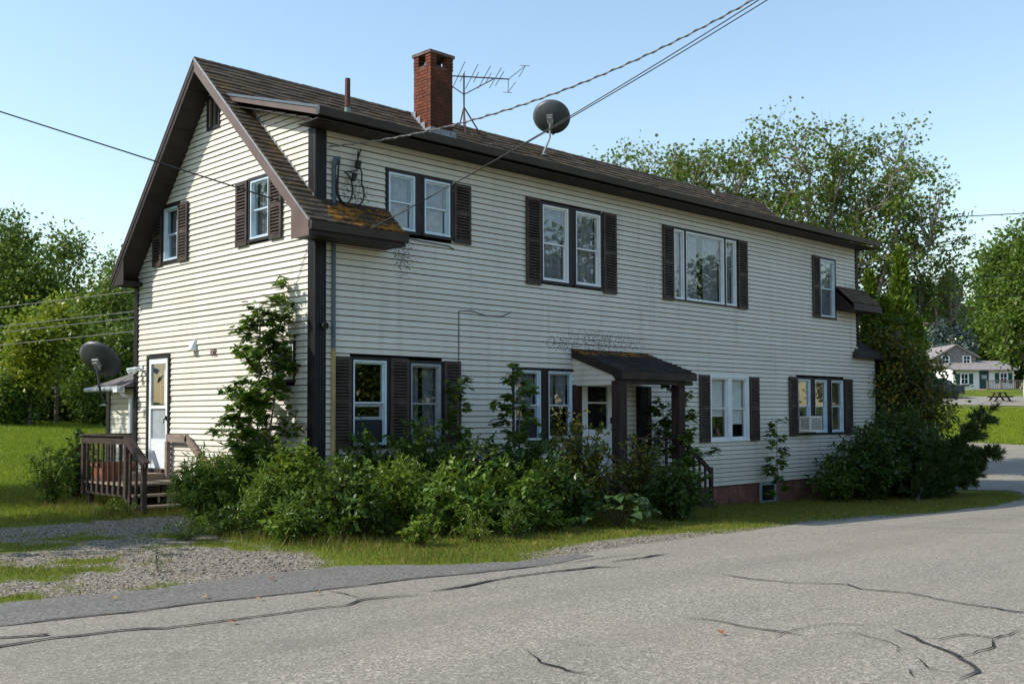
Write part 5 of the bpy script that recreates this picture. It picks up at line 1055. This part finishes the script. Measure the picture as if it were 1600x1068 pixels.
shrub('leafy_shrub', 'sunlit shrub right below the dark corner post', 'shrub', fp(530, 842), .52, 1.02, M['leaf_shrub'], .06, 55, 11, 8, 114, OVAL, (0, 0), .17, FG)
shrub('leafy_shrub', 'dark shrub reaching the sill under the first front window', 'shrub', fp(560, 812), .66, 1.38, M['leaf_shrub'], .064, 66, 11, 8, 115, OVAL, (0, 0), .19, FG)
shrub('leafy_shrub', 'tall dark shrub under the second front window', 'shrub', fp(655, 812), .72, 1.52, M['leaf_shrub'], .066, 72, 11, 8, 116, OVAL, (0, 0), .20, FG)
shrub('feathery_weed', 'yellow-green feathery weed in front of the dark shrub', 'weeds', fp(640, 826), .38, 1.12, M['leaf_bright'], .075, 26, 12, 7, 117, LANCE, (0, 0), .12, None, .3, updir=.4)
shrub('feathery_weed', 'spiky pale weed at the foot of the sunlit shrubs', 'weeds', fp(448, 848), .26, .55, M['leaf_gold'], .12, 22, 9, 6, 118, LANCE, (0, 0), .12, None, .1, updir=.4)
shrub('leafy_shrub', 'dark rounded shrub between the two saplings', 'shrub', fp(745, 815), .66, 1.28, M['leaf_dark'], .07, 62, 10, 8, 119, OVAL, (0, 0), .20, FG)
shrub('leafy_shrub', 'broad dark shrub left of the entry porch', 'shrub', fp(830, 812), .70, 1.25, M['leaf_dark'], .075, 60, 10, 8, 120, OVAL, (0, 0), .20, FG)
sapling('maple_sapling', 'thin sapling in front of the right shutter of the second window', fp(716, 808), 2.30, .38, M['leaf_maple'], .125, 121, 1, 20, 15, .25, conic=.5, group='saplings along the front')
sapling('maple_sapling', 'slender red-tipped sapling left of the double window by the porch', fp(810, 806), 2.60, .85, M['leaf_maple'], .14, 122, 1, 24, 26, .2, conic=.85, group='saplings along the front')
shrub('rose_bush', 'rose bush with yellowing leaves in front of the entry porch', 'shrub', fp(905, 815), .60, 1.62, M['leaf_rose'], .06, 44, 11, 7, 123, OVAL, (0, 0), .20, None, .2, (1, 1), (5, 6, .05, M['flower']))
shrub('rose_bush', 'sparser green rose bush below the porch railing', 'shrub', fp(1000, 805), .55, 1.28, M['leaf_rose'], .06, 34, 10, 7, 124, OVAL, (0, 0), .2)
sapling('maple_sapling', 'bushy maple sapling against the right porch post', fp(1068, 796), 2.60, .90, M['leaf_maple'], .145, 125, 2, 18, 26, .2, conic=.7, group='saplings along the front')
sapling('maple_sapling', 'thin small-leaved sapling in front of the cellar window', gpz(12.85, -.45), 2.0, .36, M['leaf_maple'], .14, 126, 1, 17, 11, .1, conic=.5, group='saplings along the front')
shrub('leafy_shrub', 'mid-green shrub filling the bank between corner post and feathery weed', 'shrub', fp(605, 832), .55, .98, M['leaf_bright'], .058, 46, 10, 8, 151, OVAL, (0, 0), .18, FG)
shrub('leafy_shrub', 'mid-green shrub at the front of the bank below the thin sapling', 'shrub', fp(705, 834), .55, .86, M['leaf_gold'], .075, 40, 10, 8, 152, OVAL, (0, 0), .18, FG)
shrub('leafy_shrub', 'mid-green shrub at the front of the bank below the red-tipped sapling', 'shrub', fp(792, 830), .55, .92, M['leaf_maple'], .085, 36, 10, 7, 153, OVAL, (0, 0), .18, FG)
shrub('leafy_shrub', 'leafy shrub joining the bank to the rose bush', 'shrub', fp(868, 822), .48, .95, M['leaf_dark'], .07, 46, 10, 8, 154, OVAL, (0, 0), .18, FG)
shrub('leafy_shrub', 'leafy shrub at the foot of the porch steps', 'shrub', fp(1055, 812), .50, .85, M['leaf_dark'], .07, 44, 10, 8, 155, OVAL, (0, 0), .18, FG)
shrub('tall_weed', 'tall narrow-leaved weeds between the goldenrod and the sapling', 'weeds', fp(425, 835), .40, .95, M['leaf_gold'], .10, 40, 11, 8, 156, LANCE, (0, 0), .15, None, .1, updir=.5)
# ground-hugging weeds along the shrub feet
ORD = 'first second third fourth fifth sixth seventh eighth ninth tenth eleventh twelfth thirteenth fourteenth fifteenth sixteenth seventeenth eighteenth nineteenth twentieth'.split()
rs = np.random.RandomState(5)
for k in range(20):
    px = 300+k*38+rs.uniform(-14, 14); py = 842+rs.uniform(-6, 12) if px < 840 else 826-(px-840)*.035+rs.uniform(-6, 4)
    if px < 390: py -= 8
    if 890 < px < 1035: py -= 22
    shrub('low_weed', ORD[k]+' low weed from the left at the feet of the front shrub row', 'weeds', fp(px, py), .30, .34+rs.uniform(0, .22), M['leaf_shrub' if k % 3 else 'leaf_bright'], .055, 16, 7, 7, 200+k, OVAL if k % 2 else LANCE, (0, 0), .12, 'low weeds at the feet of the shrubs')
# hosta: every big leaf a part
hb = fp(965, 822); hosta = empty('hosta', hb, 'broad-leaved green hosta in front of the entry porch', 'plant', None); rs = np.random.RandomState(9); hms = []
for v in range(4):
    V = []; F = []; L = 1.0; n = 6; ww = [.05, .24, .34, .33, .22, .02]; arch = .30+.12*v
    for i in range(n):
        t = i/(n-1); z = arch*math.sin(t*2.1)-.25*t*t; V += [(-ww[i], t, z+.07), (0, t, z), (ww[i], t, z+.07)]
    for i in range(n-1): a = i*3; F += [(a, a+1, a+4, a+3), (a+1, a+2, a+5, a+4)]
    mb = MB(); mb.add(V, F); me = mb.mesh('leaf', True); hms.append(me)
for k in range(64):
    a = rs.uniform(0, 6.28); t = rs.uniform(.2, 1); rr = .50*t; s = rs.uniform(.18, .30); o = link('leaf', hms[k % 4], M['leaf_hosta'], hosta); q = hb+np.array([rr*math.cos(a)*1.15, rr*math.sin(a), .10+.34*(1-t)+rs.uniform(0, .08)])
    o.matrix_basis = Matrix.Translation(Vector(q)) @ Matrix.Rotation(a-math.pi/2+rs.normal(0, .25), 4, 'Z') @ Matrix.Rotation(rs.uniform(-.5, .35)-.3*t, 4, 'X') @ Matrix.Rotation(rs.normal(0, .25), 4, 'Y') @ Matrix.Scale(s, 4)
hs = MB()
for k in range(26): a = rs.uniform(0, 6.28); t = rs.uniform(.15, .9); hs.tube([tuple(hb), tuple(hb+np.array([.25*t*math.cos(a), .25*t*math.sin(a), .22])), tuple(hb+np.array([.5*t*math.cos(a)*1.1, .5*t*math.sin(a), .12+.32*(1-t)]))], .006, 4)
hs.build('stalks', M['stem'], hosta)
# right end of the house
b = gpz(15.6, -1.35); shrub('leafy_shrub', 'dark sprawling shrub under the triple window', 'shrub', b, 1.0, 1.75, M['leaf_dark'], .085, 62, 11, 8, 131, OVAL, (0, 0), .26, FG)
b = gpz(17.3, -1.5); shrub('leafy_shrub', 'large dark shrub at the right corner of the house', 'shrub', b, 1.25, 2.2, M['leaf_dark'], .085, 92, 12, 8, 132, OVAL, (0, 0), .30, FG)
b = gpz(14.6, -1.0); shrub('leafy_shrub', 'light green small shrub left of the dark sprawling one', 'shrub', b, .55, 1.0, M['leaf_shrub'], .08, 30, 9, 7, 133, OVAL, (0, 0), .22, FG)
b = gpz(19.9, -.5); tree('fruit_tree', 'vine-tangled small tree with yellowing leaves at the right end of the house', b, 5.4, [(-.3, .3, 2.6, 1.1, 1.1, 2.0), (.2, -.2, 3.3, .85, .85, 1.2), (-.5, .4, 3.9, .8, .8, 1.0), (.45, -.45, 2.1, .6, .6, .8)], M['leaf_rose'], .115, 300, 36, 134, .10, .18, 10, .42, 'bark', OVAL, None, .35, 'tree', .4, False)
# leaning pine
rs = np.random.RandomState(77); root = empty('leaning_pine', gpz(15.9, -2.45), 'dark pine leaning right over the street corner beside the shrubs', 'pine'); wd = MB(); P = []; Dv = []; b = gpz(15.9, -2.45)
for m_ in range(9):
    tgt = np.array([rs.uniform(16.2, 17.85), 0, rs.uniform(.15, 1.5)]); tgt[1] = -2.45-(tgt[0]-15.9)*rs.uniform(.3, .8)
    if m_ == 0: tgt = np.array([17.55, -3.55, 1.70])
    if m_ == 1: tgt = np.array([17.45, -3.7, .70])
    if m_ == 2: tgt = np.array([17.1, -3.2, 1.15])
    c = bez(b-np.array([0, 0, .1]), b*.45+tgt*.55+np.array([0, 0, -.1]), tgt, 12); wd.tube(c, list(np.linspace(.06 if m_ < 3 else .04, .008, 12)), 6, False)
    for i in range(52):
        t = rs.uniform(.18, 1); q = np.array([np.interp(t, np.linspace(0, 1, 12), c[:, k]) for k in range(3)]); d = norm(rs.normal(0, .6, 3)+np.array([.35, -.3, .55])); L = rs.uniform(.15, .45)*(1.25-.5*t); e = q+d*L; wd.tube([q, e], [.007, .004], 3, False)
        for u in np.linspace(.25, 1, 5):
            k = 24; a = norm(d*1.1+rs.normal(0, .62, (k, 3))); P.append(np.repeat((q+(e-q)*u)[None], k, 0)); Dv.append(a)
P = np.concatenate(P); Dv = np.concatenate(Dv); kk = P[:, 2] > zg(P[:, 0], P[:, 1])+.02; wd.build('branches', M['bark'], root, True); leaf_object('needles', P[kk], Dv[kk], .17*rs.uniform(.7, 1.2, kk.sum()), NEEDLE*np.array([1.7, 1, 1]), M['leaf_pine'], root, rs, .3, 1.0)
# weeds by the deck
shrub('tall_weed', 'tall bushy weed at the left end of the wooden deck', 'weeds', gpz(-1.75, 6.1), .40, 1.25, M['leaf_gold'], .10, 30, 10, 7, 141, LANCE, (0, 0), .15, None, .1, updir=.5)
shrub('tall_weed', 'leafy weed behind the deck railing by the lean-to', 'weeds', gpz(-.9, 6.9), .40, 1.45, M['leaf_shrub'], .10, 24, 9, 7, 142, OVAL, (0, 0), .18)
shrub('low_weed', 'small weed under the deck steps', 'weeds', gpz(-1.65, 3.3), .28, .3, M['leaf_bright'], .05, 14, 7, 6, 143, OVAL, (0, 0), .10)
sapling('drive_weed', 'single upright weed stalk standing in the gravel drive', fp(247, 893), .40, .07, M['leaf_gold'], .06, 144, 1, 9, 4, .1, tmpl=LANCE, cat='weed', conic=.3)

# ================================================================ grass, stones, fallen leaves
def in_house(x, y): return ((x > -.02) & (x < 18.9) & (y > -.02) & (y < 7.6)) | ((x > -1.27) & (x < 0) & (y > 3.2) & (y < 5.7))
def in_view(x, y, z, m_=40):
    v = np.stack([x-CC[0], y-CC[1], z-CC[2]], -1) @ CR.T; u = 800+FPX*v[:, 0]/np.maximum(v[:, 2], .1); w = CYPX-FPX*v[:, 1]/np.maximum(v[:, 2], .1); return (v[:, 2] > 1) & (u > -m_) & (u < 1600+m_) & (w < 1110)
def blades(name, x, y, h, wd, mat, seed, label):
    rs = np.random.RandomState(seed); N = len(x); z = zg(x, y); a = rs.uniform(0, 6.28, N); ln = np.abs(rs.normal(0, .45, N)); la = rs.uniform(0, 6.28, N); dx, dy = np.cos(a)*wd/2, np.sin(a)*wd/2
    b0 = np.stack([x-dx, y-dy, z-.004], -1); b1 = np.stack([x+dx, y+dy, z-.004], -1); tp = np.stack([x+h*ln*np.cos(la), y+h*ln*np.sin(la), z+h], -1); V = np.stack([b0, b1, tp], 1).reshape(-1, 3)
    o = link(name, npmesh(name, V, np.arange(N*3).reshape(N, 3)), mat); return tag(o, label, 'grass', kind='stuff')
rs = np.random.RandomState(3)
N = 700000; x = rs.uniform(-11, 19, N); y = rs.uniform(-7.5, 11, N)
g = gravel_amt(x, y); dens = np.clip(1.05-1.25*g, 0, 1)*(.35+.65*vnoise(x*2.3, y*2.3, 31)); dens = np.where(g > .8, .015, dens)
ok = (rs.rand(N) < dens) & (y > edge_y(x)+.02+.10*vnoise(x*4, y*0, 12)) & ~in_house(x, y); x, y = x[ok], y[ok]; ok = in_view(x, y, zg(x, y)); x, y = x[ok], y[ok]
tall = .028+.035*vnoise(x*1.4, y*1.4, 33)+.07*sstep(y, -3.6, -2.2)*(x > -2.2)*(x < 8); blades('verge_grass', x, y, tall*rs.uniform(.5, 1.5, len(x)), .006+.005*rs.rand(len(x)), M['grass'], 4, 'short patchy grass between the road and the house')
N = 150000; t = rs.rand(N); Dd = 17+32*t**.8; L = rs.uniform(-.52, -.33, N)*Dd; x = CC[0]+.709*L+.704*Dd; y = CC[1]-.705*L+.709*Dd; ok = ~in_house(x, y) & (y > 3.2); x, y, Dd = x[ok], y[ok], Dd[ok]; sc = Dd/20
blades('lawn_grass', x, y, (.05+.05*vnoise(x*.8, y*.8, 36))*rs.uniform(.6, 1.3, len(x))*sc**.5, .010*sc, M['lawn'], 6, 'mown green lawn rising towards the woods on the left')
N = 60000; Dd = rs.uniform(40, 62, N); L = rs.uniform(.36, .52, N)*Dd; x = CC[0]+.709*L+.704*Dd; y = CC[1]-.705*L+.709*Dd
lo = np.interp(y, [-4.5, 2.2, 14, 40, 70], [46, 36.9, 34, 40, 47]); ok = (x > lo+.2); da = (p2[:2]-p3[:2]); x, y, Dd = x[ok], y[ok], Dd[ok]
def near_drive(x, y):
    v = np.stack([x-CC[0], y-CC[1], zg(x, y)-CC[2]], -1) @ CR.T; w = CYPX-FPX*v[:, 1]/v[:, 2]; return (w > 617) & (w < 636)
ok = ~near_drive(x, y); x, y, Dd = x[ok], y[ok], Dd[ok]
blades('far_lawn_grass', x, y, .10*rs.uniform(.6, 1.3, len(x)), .028, M['lawn'], 7, 'mown green lawn in front of the small white house')
# gravel stones
N = 190000; x = rs.uniform(-10, 9, N); y = rs.uniform(-6.5, 3.6, N); g = gravel_amt(x, y); ok = (rs.rand(N) < np.clip((g-.35)*1.6, 0, 1)*.75) & (y > edge_y(x)-.12) & ~in_house(x, y); x, y = x[ok], y[ok]; ok = in_view(x, y, zg(x, y)); x, y = x[ok], y[ok]; N = len(x)
octa = np.array([(1, 0, 0), (0, 1, 0), (-1, 0, 0), (0, -1, 0), (0, 0, 1), (0, 0, -1)], float); of = np.array([(0, 1, 4), (1, 2, 4), (2, 3, 4), (3, 0, 4), (1, 0, 5), (2, 1, 5), (3, 2, 5), (0, 3, 5)])
s = rs.gamma(1.5, .0030, N)+.003; V = octa[None]*(s[:, None, None]*rs.uniform(.6, 1.3, (N, 6, 1))*np.array([1, 1, .7])); a = rs.uniform(0, 6.28, N); ca, sa = np.cos(a)[:, None], np.sin(a)[:, None]; X = V[..., 0]*ca-V[..., 1]*sa; Y = V[..., 0]*sa+V[..., 1]*ca; Zc = zg(x, y)+s*.25
V = np.stack([X+x[:, None], Y+y[:, None], V[..., 2]+Zc[:, None]], -1).reshape(-1, 3); F = (of[None]+(np.arange(N)*6)[:, None, None]).reshape(-1, 3)
m_, n, l, p = newmat('stone_mix'); gq = n.new('ShaderNodeNewGeometry'); r_ = ramp(n, l, gq.outputs['Random Per Island'], [(0, (.07, .062, .052)), (.6, (.19, .165, .135)), (1, (.36, .32, .265))]); l.new(r_.outputs[0], p.inputs['Base Color']); p.inputs['Roughness'].default_value = .9
tag(link('gravel_stones', npmesh('gravel_stones', V, F), m_), 'loose grey gravel on the drive and road edge', 'gravel', kind='stuff')
# fallen leaves
ml = [plain('fallen_orange', (.28, .085, .03), .8, .1), plain('fallen_tan', (.26, .17, .06), .8, .1)]; rs = np.random.RandomState(15)
for k, (px, py, c, lb) in enumerate(((426, 910, 0, 'orange fallen leaf on the dark shoulder'), (320, 939, 1, 'curled tan fallen leaf on the shoulder below the orange one'), (407, 941, 1, 'tan fallen leaf beside the thin tar line'), (178, 941, 1, 'tan fallen leaf at the left of the shoulder'), (496, 932, 1, 'pale fallen leaf where two tar lines meet'), (365, 978, 0, 'orange-brown fallen leaf below the wide tar line'), (1127, 996, 0, 'bright orange leaf in the middle of the road at right'))):
    P0 = gp(px, py); mb = MB(); a = rs.uniform(0, 6.28); s = .065
    vv = [Vector((q[0]*s, (q[1]-.5)*s, .022+abs(q[0])*s*.5+rs.uniform(0, .01))) for q in MAPLE]; mb.add([Vector(P0)+Matrix.Rotation(a, 3, 'Z') @ q+Vector((0, 0, .012)) for q in vv], [tuple(range(10))]); tag(mb.build('fallen_leaf', ml[c]), lb, 'leaf', 'fallen leaves on the road')

# ================================================================ far white house, deck, picnic table, boat cover, car
fh0 = pos_at(1490, 110); du = np.array([.709, -.705, 0]); dv = np.array([.704, .709, 0]); fz = 1.65+(645-611)*110/FPX
def FH(u, w, z): q = fh0+du*u*1.57+dv*w*1.57; return (q[0], q[1], fz+z)
PXM = 70/FPX
fh = empty('white_cottage', tuple(FH(0, 0, 0)), 'small white cottage with dark green shutters far up the right lawn', 'house')
M['cot_white'] = plain('cottage_white', (.74, .74, .72), .7, .2, 0, .06, 2); M['cot_green'] = plain('shutter_green', (.015, .06, .05), .6, .3); M['cot_grey'] = plain('cottage_shingle', (.22, .20, .20), .9, .1, 0, .25, 3); M['cot_roof'] = plain('cottage_roof', (.24, .21, .20), .9, .1, 0, .2, 3)
W_ = 4.05; hh = 2.42
MB().box((0.0, 0, -1.2), (W_, 5, hh), FH).build('wall', M['cot_white'], fh)
MB().add([FH(-.15, -.35, hh-.12), FH(W_+.15, -.35, hh-.12), FH(W_+.15, 2.3, hh+1.0), FH(-.15, 2.3, hh+1.0), FH(-.15, -.35, hh-.22), FH(W_+.15, -.35, hh-.22), FH(W_+.15, 2.3, hh+.9), FH(-.15, 2.3, hh+.9)], [(0, 1, 2, 3), (4, 7, 6, 5), (0, 4, 5, 1), (1, 5, 6, 2), (2, 6, 7, 3), (3, 7, 4, 0)]).build('lower_roof', M['cot_roof'], fh)
ug = [(-.35, 1.8, hh+.3), (-.35, 1.8, 3.9), (.95, 1.8, 5.05), (2.3, 1.8, 3.95), (2.3, 1.8, hh+.3)]
up = MB(); A = [FH(*q) for q in ug]; B = [FH(q[0], 6, q[2]) for q in ug]; n_ = 5; up.add(A+B, [tuple(range(5)), tuple(range(9, 4, -1))]+[(i, (i+1) % 5, 5+(i+1) % 5, 5+i) for i in range(5)]); up.build('upper_wall', M['cot_grey'], fh)
rf = MB()
for (a, b_) in (((-.65, 3.72), (.95, 5.17)), ((.95, 5.17), (2.55, 3.80))):
    q = [FH(a[0], 1.6, a[1]), FH(b_[0], 1.6, b_[1]), FH(b_[0], 6.2, b_[1]), FH(a[0], 6.2, a[1])]; q2 = [(v[0], v[1], v[2]-.14) for v in q]; rf.add(q+q2, [(0, 1, 2, 3), (4, 7, 6, 5), (0, 4, 5, 1), (1, 5, 6, 2), (2, 6, 7, 3), (3, 7, 4, 0)])
rf.build('upper_roof', M['cot_roof'], fh)
def cot_win(u0, u1, z0, z1, w=0.0, sh=True):
    t = .09; wn_ = MB(); wn_.box((u0-t, w-.05, z0-t), (u1+t, w-.005, z0), FH).box((u0-t, w-.05, z1), (u1+t, w-.005, z1+t), FH).box((u0-t, w-.05, z0), (u0, w-.005, z1), FH).box((u1, w-.05, z0), (u1+t, w-.005, z1), FH).box((u0, w-.03, (z0+z1)/2-.03), (u1, w-.012, (z0+z1)/2+.03), FH).box(((u0+u1)/2-.02, w-.028, z0), ((u0+u1)/2+.02, w-.013, z1), FH); o = wn_.build('window', M['white'], fh); MB().box((u0, w-.012, z0), (u1, w-.006, z1), FH).build('pane', M['dark'], o)
    if sh:
        for a in (u0-t-.28, u1+t+.02): MB().box((a, w-.04, z0-.05), (a+.26, w-.004, z1+.05), FH).build('shutter', M['cot_green'], fh)
cot_win(.55, .95, .85, 1.85); cot_win(3.15, 3.55, .95, 1.9); cot_win(-.05+.1, .45, 3.15, 3.85, 1.8, False); cot_win(1.5, 1.9, 3.15, 3.85, 1.8, False)
MB().box((1.75, -.05, .25), (2.35, -.003, 2.2), FH).build('door', M['cot_green'], fh); MB().box((1.87, -.065, 1.35), (2.22, -.055, 1.75), FH).build('door_pane', M['greysash'], fh)
MB().box((.5, -.22, .62), (1.0, -.06, .76), FH).build('window_box', M['deckwood'], fh)
fdk = empty('cottage_deck', tuple(FH(2.7, -1, 0)), 'brown railed deck in front of the small white cottage', 'deck')
MB().box((1.35, -1.9, .12), (3.95, -.07, .26), FH).build('floor', M['greywood'], fdk)
for u in (1.4, 2.3, 3.2, 3.87): MB().box((u, -1.9, -1.0), (u+.08, -1.82, 1.12), FH).build('post', M['greywood'], fdk)
MB().box((1.35, -1.9, 1.04), (3.95, -1.80, 1.12), FH).build('top_rail', M['greywood'], fdk)
for k in range(22): MB().box((1.5+k*.11, -1.87, .26), (1.535+k*.11, -1.84, 1.04), FH).build('baluster', M['greywood'], fdk)
for k in range(8):
    b = np.array(FH(1.1+k*.38, -2.1, 0)); b[2] = gz(b[0], b[1]); shrub('border_plant', ORD[k]+' pale border plant from the left in the row below the cottage deck', 'plant', b, .35, .45, M['leaf_lime'], .22, 12, 4, 5, 300+k, OVAL, (0, 0), .15, 'border plants below the cottage deck')
# picnic table
tb = gp(1562, 627); pt = empty('picnic_table', tb, 'dark wooden picnic table on the grass by the far drive', 'picnic table')
def PT(u, w, z): q = tb+du*w*.8+dv*u*.8; return (q[0], q[1], tb[2]+z*.8)
for k in range(4): MB().box((-.8, -.34+k*.17, .70), (.8, -.19+k*.17, .74), PT).build('top_plank', M['deckwood'], pt)
for s_ in (-.75, .62): MB().box((-.8, s_, .40), (.8, s_+.22, .44), PT).build('bench_plank', M['deckwood'], pt)
for u in (-.55, .5):
    for s_ in (-1, 1): MB().bar(PT(u, s_*.68, -.05), PT(u, s_*.15, .70), .06, .1).build('leg', M['deckwood'], pt)
    MB().box((u, -.72, .33), (u+.05, .84, .40), PT).build('cross_beam', M['deckwood'], pt)
# covered boat at the right edge
bb = gp(1628, 634); bt = MB(); ring = []
for i in range(9):
    t = i/8; u = -.9+2.6*t; wv = .9*math.sin(math.pi*(.12+.76*t))**.6; hv = 2.35*(0.75+.25*math.sin(math.pi*(.2+.6*t)))
    for q in ((-wv*.5, .05), (-wv, .8), (-wv*.8, hv*.75), (0, hv), (wv*.8, hv*.75), (wv, .8), (wv*.5, .05)):
        P0 = bb+du*u+dv*q[0]; ring.append((P0[0], P0[1], bb[2]+q[1]-.05))
fs = []
for i in range(8):
    for k in range(7): fs.append((i*7+k, i*7+(k+1) % 7, (i+1)*7+(k+1) % 7, (i+1)*7+k))
fs += [tuple(range(7)), tuple(range(56, 63))]
tag(bt.add(ring, fs).build('covered_boat', plain('tarp_white', (.5, .5, .49), .7, .2), None, True), 'smooth white rounded cover standing at the right picture edge', 'cover')
# parked car half hidden by leaves
cb = gp(1463, 624); car = empty('parked_car', cb, 'dark parked car half hidden behind the yellowing tree', 'car')
def CA(u, w, z): q = cb+du*u+dv*(w+1.2); return (q[0], q[1], cb[2]+z)
M['carpaint'] = plain('car_paint', (.03, .04, .06), .25, .6, .3, .1)
prof = [(-2.1, .35), (-2.15, .75), (-1.95, .92), (-1.3, 1.0), (-.75, 1.42), (.75, 1.45), (1.45, 1.02), (2.05, .92), (2.12, .4)]
cm = MB(); A = [CA(u, -.8, z) for u, z in prof]; B = [CA(u, .8, z) for u, z in prof]; n_ = len(prof); cm.add(A+B, [tuple(range(n_)), tuple(range(2*n_-1, n_-1, -1))]+[(i, (i+1) % n_, n_+(i+1) % n_, n_+i) for i in range(n_)]); cm.build('body', M['carpaint'], car)
MB().add([CA(-1.1, -.812, 1.0), CA(-.68, -.812, 1.36), CA(.68, -.812, 1.38), CA(1.2, -.812, 1.02)], [(0, 1, 2, 3)]).build('side_window', M['glass'], car)
for u in (-1.35, 1.35):
    for w in (-.82, .62): MB().tube([CA(u, w, .33), CA(u, w+.2, .33)], .33, 16).build('wheel', M['cable'], car)
# small sign on the far left lawn
sb = gp(120, 628); sg = empty('lawn_sign', sb, 'small white sign on a post at the edge of the left lawn', 'sign')
def SG(u, w, z): q = sb+du*u+dv*w; return (q[0], q[1], sb[2]+z)
MB().box((-.05, -.05, -.1), (.05, .05, .95), SG).build('post', M['greywood'], sg); MB().box((-.22, -.07, .75), (.28, -.051, 1.0), SG).build('board', M['white'], sg)
